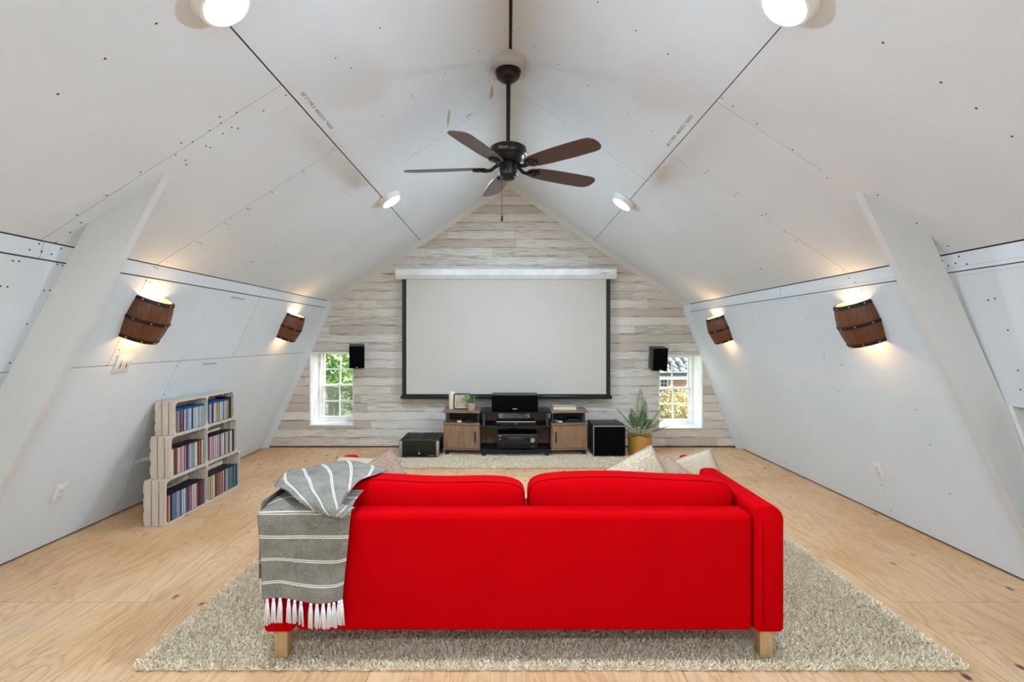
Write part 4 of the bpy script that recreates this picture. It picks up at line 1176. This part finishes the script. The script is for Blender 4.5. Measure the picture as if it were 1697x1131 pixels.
for ti, (tn, tl, L, dp, hh) in enumerate(tiers):
    y0, y1 = CRC - L / 2, CRC + L / 2; x1 = CRX; x0 = CRX - dp
    cr = thing('slatted_crate', tl + ' of whitewashed wood, ' + tn + ' of the stack', 'crate', ((x0 + x1) / 2, CRC, zb), 'crates of disc cases')
    def cp(nm, mb_):
        o = mb_.build(nm, M['crate'], None); adopt(cr, o); return o
    sw = (dp - .014) / 3
    mids = (y0, CRC - th / 2, y1 - th)
    for ye in mids:
        for k in range(3):
            a = x0 + k * (sw + .007); cp('slat', MB().box(a, a + sw, ye, ye + th, zb + .0005, zb + hh - .0005))
    for zz in (zb + .0005, zb + hh - th):
        for k in range(3):
            a = x0 + k * (sw + .007); cp('slat', MB().box(a, a + sw, y0 + th, CRC - th / 2, zz, zz + th - .0005)); cp('slat', MB().box(a, a + sw, CRC + th / 2, y1 - th, zz, zz + th - .0005))
    for zz in (zb + .03, zb + hh * .42, zb + hh * .72):
        cp('slat', MB().box(x0 - .006, x0 - .0005, y0, y1, zz, zz + hh * .2))
    for ya, yb in ((y0 + th, CRC - th / 2), (CRC + th / 2, y1 - th)):
        for (yc, s1) in ((ya, 1), (yb, -1)):
            for (zc, s2) in ((zb + th, 1), (zb + hh - th, -1)):
                c_ = .022
                m_ = MB(); m_.hexa([(x1 - .010, yc, zc), (x1 - .010, yc + s1 * c_, zc), (x1 - .010, yc, zc + s2 * c_)], [(x1, yc, zc), (x1, yc + s1 * c_, zc), (x1, yc, zc + s2 * c_)])
                cp('corner_gusset', m_)
    blu = tn == 'top'; ch = .171 if blu else .190; cdep = dp - .022; cnt = 0
    for half, (ya, yb) in enumerate(((y0 + th + .001, CRC - th / 2 - .001), (CRC + th / 2 + .001, y1 - th - .001))):
        seq = [c for i_, c in enumerate(MIX[(tn, half)]) for _ in range(2 if i_ % 4 == 1 else 1)]; avail = yb - ya; ths = [rng.choice((1.0, 1.0, 1.0, 1.25, .85)) for _ in seq]; sc_ = avail * .985 / sum(ths); y = ya
        for nm, q in zip(seq, ths):
            cnt += 1; w_ = q * sc_ - .0008; jx = rng.uniform(-.006, 0); dh = rng.uniform(-.003, .001)
            xf = x1 - .012 + jx; xb_ = xf - cdep + .008
            if half == 1 and nm == 'black' and tn == 'top': dh = .012
            m_ = MB(); hz = ch + dh; cz_ = zb + th + .001
            m_.box(xb_, xf, y, y + w_, cz_, cz_ + hz, 0)
            top = cz_ + hz - (.014 if blu else .003)
            m_.box(xf - .0005, xf + .0008, y + w_ * .06, y + w_ * .94, cz_ + .003, top, 1)
            o = m_.build('disc_case', [SHELL_B if blu and nm != 'black' else SHELL_N, SP[nm]], None, loc=((xf + xb_) / 2, y + w_ / 2, cz_))
            tag(o, '%s disc case, %s from the near end of the %s crate' % (nm, ordinal(cnt), tn), 'disc case', 'disc cases in the %s crate' % tn)
            y += q * sc_
    zb += hh + .0005

# ------------------------------------------------------------------ media console
RZ = .019
CX, CYB, CYF = .082, 6.36, 6.02
con = thing('media_console', 'wood and black media console with two cabinet doors on feet', 'tv stand', (CX, 6.2, RZ))
def co(nm, mb_, mat, par=None, smooth=False):
    o = mb_.build(nm, M[mat], None, smooth=smooth)
    adopt(con, o) if par is None else setattr(o, 'parent', par); return o
HW, DW = .798, .405            # half width, cabinet width
zt0, zt1, zs0, zs1, zb0 = .482, .502, .350, .368, .072
bow = .085                     # centre section stands proud
xl, xr = CX - HW + DW, CX + HW - DW
for s in (-1, 1):
    xa, xb = (CX - HW, xl) if s < 0 else (xr, CX + HW)
    xo, xi = (xa, xb) if s < 0 else (xb, xa)
    fo, fi = CYF, CYF - bow * .45         # outer / inner front (doors follow the bow)
    def slabp(z0, z1, ex=0.0, fx=0.0):
        q = [(xo + s * ex, CYB), (xi, CYB), (xi, fi - fx), (xo + s * ex, fo - fx)]
        return MB().hexa([(x, y, z0) for x, y in q], [(x, y, z1) for x, y in q])
    co('side_top', slabp(zt0, zt1, .006, .012), 'oak_top')
    co('cabinet_top', slabp(zs0, zs1, .004, .008), 'oak_top')
    co('cabinet_bottom', slabp(zb0, zb0 + .018, .004, .006), 'oak_top')
    co('side_panel', MB().box(min(xo, xo - s * .016), max(xo, xo - s * .016), fo + .018, CYB, zb0 + .018, zs0), 'oak')
    co('inner_panel', MB().box(min(xi, xi - -s * .016), max(xi, xi - -s * .016), fi + .02, CYB, zb0 + .018, zs0), 'oak')
    a = Vector((xo - s * .004, fo, 0)); b = Vector((xi + s * .012, fi + .002, 0)); dd = (b - a).normalized(); nn = Vector((dd.y, -dd.x, 0));  nn = nn if nn.y < 0 else -nn
    def on(p, f, out): v_ = a + (b - a) * f + nn * out; return (v_.x, v_.y, p)
    door = co('door', MB().hexa([on(zb0 + .022, 0, -.016), on(zb0 + .022, 1, -.016), on(zs0 - .003, 1, -.016), on(zs0 - .003, 0, -.016)], [on(zb0 + .022, 0, 0), on(zb0 + .022, 1, 0), on(zs0 - .003, 1, 0), on(zs0 - .003, 0, 0)]), 'oak')
    for f0, f1 in ((.0, .11), (.93, 1.0)):
        co('door_stile', MB().hexa([on(zb0 + .022, f0, 0), on(zb0 + .022, f1, 0), on(zs0 - .003, f1, 0), on(zs0 - .003, f0, 0)], [on(zb0 + .022, f0, .003), on(zb0 + .022, f1, .003), on(zs0 - .003, f1, .003), on(zs0 - .003, f0, .003)]), 'oak', door)
    co('handle', MB().hexa([on(.155, .885, .003), on(.155, .912, .003), on(.275, .912, .003), on(.275, .885, .003)], [on(.155, .885, .016), on(.155, .912, .016), on(.275, .912, .016), on(.275, .885, .016)]), 'black', door)
    for (x, y) in ((xo - s * .035, fo + .035), (xi + s * .02, fi + .06), (xo - s * .035, CYB - .04)):
        co('post', MB().lathe([(.014, zs1), (.014, zt0)], 14, (x, y, 0)), 'teal', None, 'auto')
    co('shelf_back', MB().box(min(xa, xb) + .02, max(xa, xb), CYB - .012, CYB - .004, zs1, zt0), 'black')
    for (x, y) in ((xo - s * .035, fo + .03), (xo - s * .035, CYB - .04)):
        co('foot', MB().rbox(x - .02, x + .02, y - .02, y + .02, RZ, zb0, .004, 2), 'black')
def bowed(z0, z1, x0, x1, fx=0.0):
    q = [(x0, CYB), (x1, CYB)] ; n = 10
    for k in range(n + 1):
        f = 1 - k / n; x = x0 + (x1 - x0) * f; q.append((x, CYF - bow * .45 - bow * .5 * math.sin(math.pi * f) - fx))
    return MB().hexa([(x, y, z0) for x, y in q], [(x, y, z1) for x, y in q])
co('centre_top', bowed(zt0, zt1 - .001, xl, xr, .004), 'blackg')
co('centre_shelf', bowed(zs0 - .02, zs0 - .004, xl, xr), 'black')
co('centre_base', bowed(.060, zb0 + .012, xl, xr), 'black')
co('centre_back', MB().box(xl, xr, CYB - .012, CYB - .004, zb0 + .012, zs0 - .02).box(xl, xl + .20, CYB - .012, CYB - .004, zs0, zt0).box(xr - .22, xr, CYB - .012, CYB - .004, zs0, zt0), 'oak')
for x in (xl + .045, xr - .045):
    co('post', MB().lathe([(.015, zs0 - .004), (.015, zt0)], 14, (x, CYF - bow * .55, 0)), 'teal', None, 'auto')
    co('foot', MB().rbox(x - .022, x + .022, CYF - bow * .55 - .02, CYF - bow * .55 + .025, RZ, .060, .004, 2), 'black')

# ------------------------------------------------------------------ things on and in the console
def boxthing(name, label, cat, base, parts, group=None):
    root = thing(name, label, cat, base, group)
    for nm, m_, mat in parts:
        adopt(root, m_.build(nm, M[mat], None, smooth='auto'))
    return root
cx = X(853.2, 6.02); y0 = 5.99
boxthing('centre_speaker', 'wide black centre speaker on top of the console', 'speaker', (cx, 6.1, zt1), [
    ('cabinet', MB().rbox(cx - .257, cx + .257, y0 + .014, y0 + .25, zt1 + .0005, zt1 + .182, .008, 3), 'char'),
    ('grille', MB().rbox(cx - .254, cx + .254, y0, y0 + .014, zt1 + .003, zt1 + .172, .005, 2), 'cloth_b'),
    ('badge', MB().box(cx - .026, cx + .026, y0 - .0015, y0, zt1 + .020, zt1 + .031), 'silver')])
rx = X(857.5, 5.98); ry = 5.955; rz = zb0 + .0125
recv = boxthing('av_receiver', 'black audio receiver with round volume knob inside the console', 'receiver', (rx, 6.1, rz), [
    ('body', MB().rbox(rx - .215, rx + .215, ry + .012, ry + .34, rz + .012, rz + .165, .004, 2), 'black'),
    ('front_panel', MB().rbox(rx - .222, rx + .222, ry, ry + .014, rz + .012, rz + .140, .003, 2), 'blackg'),
    ('brow', MB().rbox(rx - .222, rx + .222, ry - .006, ry + .014, rz + .1405, rz + .170, .004, 2), 'char'),
    ('display', MB().box(rx - .092, rx + .072, ry - .0015, ry, rz + .100, rz + .128), 'soil'),
    ('volume_knob', MB().lathe([(.025, ry), (.025, ry - .018), (.021, ry - .022), (0, ry - .022)], 24, (rx + .166, 0, rz + .104), axis='y'), 'silver'),
    ('power_button', MB().lathe([(.008, ry), (.008, ry - .006), (0, ry - .006)], 14, (rx - .192, 0, rz + .116), axis='y'), 'silver'),
    ('badge', MB().box(rx - .206, rx - .178, ry - .0075, ry - .006, rz + .150, rz + .158), 'silver'),
    ('input_jacks', MB().lathe([(.004, ry), (.004, ry - .004), (0, ry - .004)], 10, (rx + .15, 0, rz + .034), axis='y').lathe([(.004, ry), (.004, ry - .004), (0, ry - .004)], 10, (rx + .175, 0, rz + .034), axis='y'), 'silver')] +
    [('foot', MB().lathe([(.016, rz + .0002), (.016, rz + .013)], 12, (rx + a, ry + b, 0)), 'black') for a in (-.18, .18) for b in (.05, .29)])
dx = X(855, 5.98); dz = zs0 - .0035
boxthing('disc_player', 'slim black disc player with a bright top edge on the centre shelf', 'player', (dx, 6.1, dz), [
    ('body', MB().rbox(dx - .216, dx + .216, 5.97, 6.20, dz + .006, dz + .044, .003, 2), 'black'),
    ('silver_edge', MB().rbox(dx - .218, dx + .218, 5.962, 5.972, dz + .036, dz + .048, .002, 2), 'silver'),
    ('front_panel', MB().box(dx - .216, dx + .216, 5.9655, 5.970, dz + .006, dz + .035), 'blackg'),
    ('badge', MB().box(dx - .012, dx + .012, 5.9645, 5.9655, dz + .018, dz + .024), 'silver')] +
    [('foot', MB().lathe([(.012, dz + .0002), (.012, dz + .007)], 10, (dx + a, b, 0)), 'black') for a in (-.17, .17) for b in (6.0, 6.16)])
m_ = MB()
for k in range(3):
    m_.tube([(dx - .15 + k * .05, 6.30, dz + .07), (dx - .06 + k * .05, 6.27, dz + .115 - k * .02), (dx + .05 + k * .05, 6.28, dz + .085), (dx + .16 + k * .03, 6.31, dz + .005)], .003, 6)
tag(m_.build('cable_tangle', M['black']), 'loose black cables behind the disc player', 'cable')
m_ = MB(); m_.tube([(rx - .13, 6.06, rz + .1735), (rx - .10, 6.10, rz + .20), (rx - .02, 6.13, rz + .205), (rx + .04, 6.16, rz + .176), (rx + .06, 6.28, rz + .1735)], .004, 6)
tag(m_.build('cable_loop', M['black']), 'black cable looping over the receiver', 'cable')
cxn = X(749.5, 6.20)
boxthing('pillar_candle', 'tall cream pillar candle beside the black picture frame', 'candle', (cxn, 6.2, zt1), [
    ('wax', MB().lathe([(.0375, zt1 + .0005), (.038, zt1 + .19), (.034, zt1 + .198), (.024, zt1 + .194), (0, zt1 + .190)], 28, (cxn, 6.2, 0)), 'candle'),
    ('wick', MB().tube([(cxn, 6.2, zt1 + .188), (cxn + .002, 6.2, zt1 + .204)], .0014, 5), 'black')])
# picture frame leaning back a little
fx = X(765.5, 6.14); fw, fh = .096, .090
Ff = Matrix.Translation((fx, 6.14, zt1 + .001)) @ Matrix.Rotation(D(-9), 4, 'X')
fr_ = thing('picture_frame', 'black rounded picture frame with a tan print behind the potted plant', 'picture frame', (fx, 6.14, zt1))
def rring(w, h, r, n=5):
    q = []
    for (sx_, sz_, a0) in ((1, 1, 0), (-1, 1, 90), (-1, -1, 180), (1, -1, 270)):
        for k in range(n + 1):
            a = D(a0 + 90 * k / n); q.append((sx_ * (w - r) + r * math.cos(a), sz_ * (h - r) + r * math.sin(a)))
    return q
o1, i1 = rring(fw, fh, .022), rring(fw - .013, fh - .013, .010)
m_ = MB(); N = len(o1)
for y in (-.008, .008): pass
for k in range(N):
    k2 = (k + 1) % N
    A = [(o1[k][0], o1[k][1] + fh), (o1[k2][0], o1[k2][1] + fh), (i1[k2][0], i1[k2][1] + fh), (i1[k][0], i1[k][1] + fh)]
    m_.hexa([(x, -.008, z) for x, z in A], [(x, .008, z) for x, z in A])
adopt(fr_, m_.build('frame', M['black'], None, M=Ff))
adopt(fr_, MB().box(-fw + .010, fw - .010, .002, .005, .010, 2 * fh - .010).build('mat_board', M['candle'], None, M=Ff))
adopt(fr_, MB().box(-fw + .022, fw - .022, .000, .002, .026, 2 * fh - .022).build('print', M['photo'], None, M=Ff))
adopt(fr_, MB().box(-.012, .012, .008, .05, .0005, .004).build('easel_back', M['black'], None, M=Matrix.Translation((fx, 6.14, zt1 + .001))))
# potted herb
hx, hy = X(781.5, 6.07), 6.07
hb = thing('potted_plant', 'small leafy green plant in a pale stone pot on the console', 'plant', (hx, hy, zt1))
adopt(hb, MB().lathe([(.034, zt1 + .0005), (.040, zt1 + .02), (.043, zt1 + .080), (.039, zt1 + .082), (.037, zt1 + .068), (0, zt1 + .068)], 24, (hx, hy, 0)).build('pot', M['pot'], None, smooth='auto'))
adopt(hb, MB().lathe([(0, zt1 + .066), (.037, zt1 + .070), (0, zt1 + .074)], 14, (hx, hy, 0)).build('soil', M['soil']))
def leaf_pts(base, d, up, L, w, bend):
    d = d.normalized(); s_ = d.cross(up).normalized(); n_ = s_.cross(d)
    p = [base, base + d * L * .35 + n_ * bend * .5, base + d * L * .7 + n_ * bend * .3, base + d * L - n_ * bend * .4]
    return [(p[0], p[1] + s_ * w, p[1] - s_ * w), (p[1] + s_ * w, p[2] + s_ * w * .8, p[2] - s_ * w * .8, p[1] - s_ * w), (p[2] + s_ * w * .8, p[3], p[2] - s_ * w * .8)]
rng = random.Random(5)
for st in range(16):
    a = rng.uniform(0, 2 * math.pi); el = rng.uniform(.25, 1.25); Ls = rng.uniform(.07, .125)
    d0 = Vector((math.cos(a) * math.cos(el), math.sin(a) * math.cos(el) * .8, math.sin(el)))
    b0 = Vector((hx, hy, zt1 + .072)) + Vector((math.cos(a), math.sin(a), 0)) * .012
    m_ = MB(); end = b0 + d0 * Ls; mid = b0 + d0 * Ls * .5 + Vector((0, 0, .006)); m_.tube([b0, mid, end], .0012, 4)
    for k in range(7):
        f = .25 + .75 * k / 6; p = b0.lerp(end, f); ang = rng.uniform(0, 6.28)
        ld = (d0 * .6 + Vector((math.cos(ang), math.sin(ang), rng.uniform(-.1, .6)))).normalized()
        # one leaf as a small connected blade
        s_ = ld.cross(Vector((0, 0, 1))).normalized() * .006; tip = p + ld * .030; mm = p + ld * .014
        m_.quad([p, mm + s_, tip, mm - s_])
    adopt(hb, m_.build('sprig', M['herb']))
bx_ = X(936, 6.10)
boxthing('hardback_book', 'thick white-paged book lying on the console', 'book', (bx_, 6.17, zt1), [
    ('page_block', MB().box(bx_ - .126, bx_ + .126, 6.08, 6.26, zt1 + .004, zt1 + .036), 'candle'),
    ('cover', MB().rbox(bx_ - .131, bx_ + .131, 6.077, 6.268, zt1 + .036, zt1 + .040, .001, 1).rbox(bx_ - .131, bx_ + .131, 6.077, 6.268, zt1 + .0005, zt1 + .004, .001, 1).box(bx_ - .131, bx_ + .131, 6.262, 6.268, zt1 + .004, zt1 + .036), 'pot')])
def remote(x, y, rot, label, mat, L=.16, w=.045):
    root = thing('remote_control', label, 'remote', (x, y, zs1))
    F = Matrix.Translation((x, y, zs1 + .0005)) @ Matrix.Rotation(rot, 4, 'Z')
    adopt(root, MB().rbox(-w / 2, w / 2, -L / 2, L / 2, 0, .020, .006, 2).build('body', M[mat], None, M=F, smooth='auto'))
    for i in range(5):
        for j in range(3):
            adopt(root, MB().box(-w * .32 + j * w * .25, -w * .32 + j * w * .25 + w * .16, -L * .38 + i * L * .15, -L * .38 + i * L * .15 + L * .08, .0195, .0225).build('button', M['teal' if mat == 'black' else 'slot'], None, M=F))
remote(X(761, 6.08), 6.10, .1, 'short white remote on the console shelf under the picture frame', 'plastic_w', .10, .05)
remote(X(771, 6.10), 6.10, .35, 'black remote beside the short white remote', 'black')
remote(X(785, 6.10), 6.10, -.3, 'angled black remote on the shelf under the potted plant', 'black', .18)
remote(X(925, 6.08), 6.09, .5, 'white remote on the console shelf under the book', 'plastic_w', .12, .04)
remote(X(937, 6.10), 6.11, .2, 'black remote on the console shelf under the book', 'black', .15)
kx = X(952, 6.12)
boxthing('streaming_box', 'flat dark box on the console shelf under the book', 'device', (kx, 6.18, zs1), [
    ('body', MB().rbox(kx - .075, kx + .085, 6.09, 6.26, zs1 + .003, zs1 + .035, .006, 2), 'black'), ('front_strip', MB().box(kx - .06, kx + .07, 6.0885, 6.0905, zs1 + .012, zs1 + .024), 'char'),
    ('foot', MB().box(kx - .06, kx + .07, 6.11, 6.24, zs1 + .0003, zs1 + .003), 'black')])

# ------------------------------------------------------------------ power amplifier
ax = X(694.5, 5.865); ay = 5.865; az = RZ
amp_parts = [('chassis', MB().box(ax - .205, ax + .205, ay + .018, ay + .50, az + .012, az + .178), 'black'),
    ('front_panel', MB().rbox(ax - .183, ax + .183, ay, ay + .018, az + .010, az + .176, .002, 1), 'blackg'),
    ('top_plate', MB().box(ax - .214, ax + .214, ay + .002, ay + .06, az + .178, az + .184), 'char'),
    ('power_knob', MB().lathe([(.011, ay), (.011, ay - .010), (.008, ay - .012), (0, ay - .012)], 18, (ax + .0, 0, az + .044), axis='y'), 'silver'),
    ('indicator', MB().lathe([(.0048, ay), (.0048, ay - .003), (0, ay - .003)], 12, (ax, 0, az + .074), axis='y'), 'silver'),
    ('name_strip', MB().box(ax - .034, ax + .034, ay - .0012, ay, az + .150, az + .156), 'char'),
    ('model_strip', MB().box(ax + .10, ax + .17, ay - .0012, ay, az + .020, az + .025), 'silver')]
for s in (-1, 1): amp_parts.append(('side_trim', MB().rbox(ax + s * .2 - .0165, ax + s * .2 + .0165, ay - .004, ay + .020, az + .010, az + .178, .003, 2), 'silver'))
for k in range(14): amp_parts.append(('cooling_fin', MB().box(ax - .206 + k * .0315, ax - .206 + k * .0315 + .012, ay + .062, ay + .498, az + .178, az + .188), 'char'))
for a in (-.17, .17):
    for b in (.05, .45): amp_parts.append(('foot', MB().lathe([(.02, az), (.02, az + .012)], 12, (ax + a, ay + b, 0)), 'black'))
boxthing('power_amplifier', 'black finned amplifier with silver corner trims on the rug', 'amplifier', (ax, 6.1, az), amp_parts)

# ------------------------------------------------------------------ subwoofer
wx0, wx1, wy = X(983.5, 5.91), X(1036.5, 5.91), 5.91
boxthing('subwoofer', 'black cube subwoofer with a pale front edge beside the console', 'speaker', ((wx0 + wx1) / 2, 6.14, RZ), [
    ('cabinet', MB().rbox(wx0, wx1, wy + .022, 6.37, RZ + .008, .352, .004, 2), 'char'),
    ('edge_trim', MB().rbox(wx0 + .001, wx1 - .001, wy + .014, wy + .022, RZ + .008, .351, .002, 1), 'silver'),
    ('grille', MB().rbox(wx0 + .010, wx1 - .002, wy, wy + .014, RZ + .010, .340, .004, 2), 'cloth_b'),
    ('badge', MB().box((wx0 + wx1) / 2 - .012, (wx0 + wx1) / 2 + .012, wy - .0012, wy, RZ + .022, RZ + .028), 'char')] +
    [('foot', MB().lathe([(.018, RZ), (.018, RZ + .009)], 10, (a, b, 0)), 'black') for a in (wx0 + .04, wx1 - .04) for b in (wy + .05, 6.32)])

# ------------------------------------------------------------------ fern in a basket
px, py = X(1060.5, 6.12), 6.12
fern = thing('potted_fern', 'green fern in a mustard fabric basket under the brick house window', 'plant', (px, py, 0))
bk = MB(); n = 40
prof = [(.118, .001), (.128, .03), (.132, .12), (.130, .20), (.132, .212), (.126, .214), (.122, .19), (.0, .185)]
bk.lathe(prof, n, (px, py, 0))
bk.v = [(x + .006 * math.sin(z * 40 + x * 30), y, z + (.012 * math.sin(math.atan2(y - py, x - px) * 3 + .8) if z > .195 else 0)) for x, y, z in bk.v]
adopt(fern, bk.build('basket', M['basket'], None, smooth='auto'))
adopt(fern, MB().lathe([(.122, .186), (.08, .196), (0, .198)], 24, (px, py, 0)).build('soil', M['soil'], None, smooth=True))
rng = random.Random(4)
fronds = [(95, 85, .54, .03), (75, 74, .46, .06), (178, 60, .48, .14), (187, 46, .40, .12), (168, 33, .34, .10), (8, 60, .54, .12), (-4, 47, .44, .12), (18, 32, .38, .10), (-70, 62, .38, .10), (-112, 56, .36, .10), (-55, 46, .34, .1), (130, 68, .42, .1)]
for az_, el_, L, dr in fronds:
    a, e = D(az_), D(el_); d0 = Vector((math.cos(a) * math.cos(e), -math.sin(a) * math.cos(e) * .55, math.sin(e)))
    b0 = Vector((px + math.cos(a) * .02, py - math.sin(a) * .02, .19)); pts = []
    for k in range(13):
        f = k / 12; pts.append(b0 + d0 * L * f - Vector((0, 0, dr * f * f * .9)) + Vector((0, 0, .03 * f)))
    m_ = MB(); m_.tube(pts, [.0028 - .0018 * k / 12 for k in range(13)], 4)
    for k in range(4, 13):
        for h_ in (0, .5):
            if k == 12 and h_: continue
            p = pts[k] if not h_ else pts[k].lerp(pts[k + 1], .5)
            f = (k + h_) / 12; t_ = (pts[min(k + 1, 12)] - pts[k - 1]).normalized(); sd = t_.cross(Vector((0, 0, 1)))
            sd = sd.normalized() if sd.length > .05 else Vector((1, 0, 0)); w_ = .078 * math.sin(math.pi * min(1, .18 + f * .80)) ** .8 + .008
            for s in (-1, 1):
                ld = (sd * s + t_ * .55 - Vector((0, 0, .18))).normalized(); q = ld.cross(t_).normalized().cross(ld) * .0058
                m_.quad([p, p + ld * w_ * .35 + q, p + ld * w_, p + ld * w_ * .35 - q])
    adopt(fern, m_.build('frond', M['fern']))
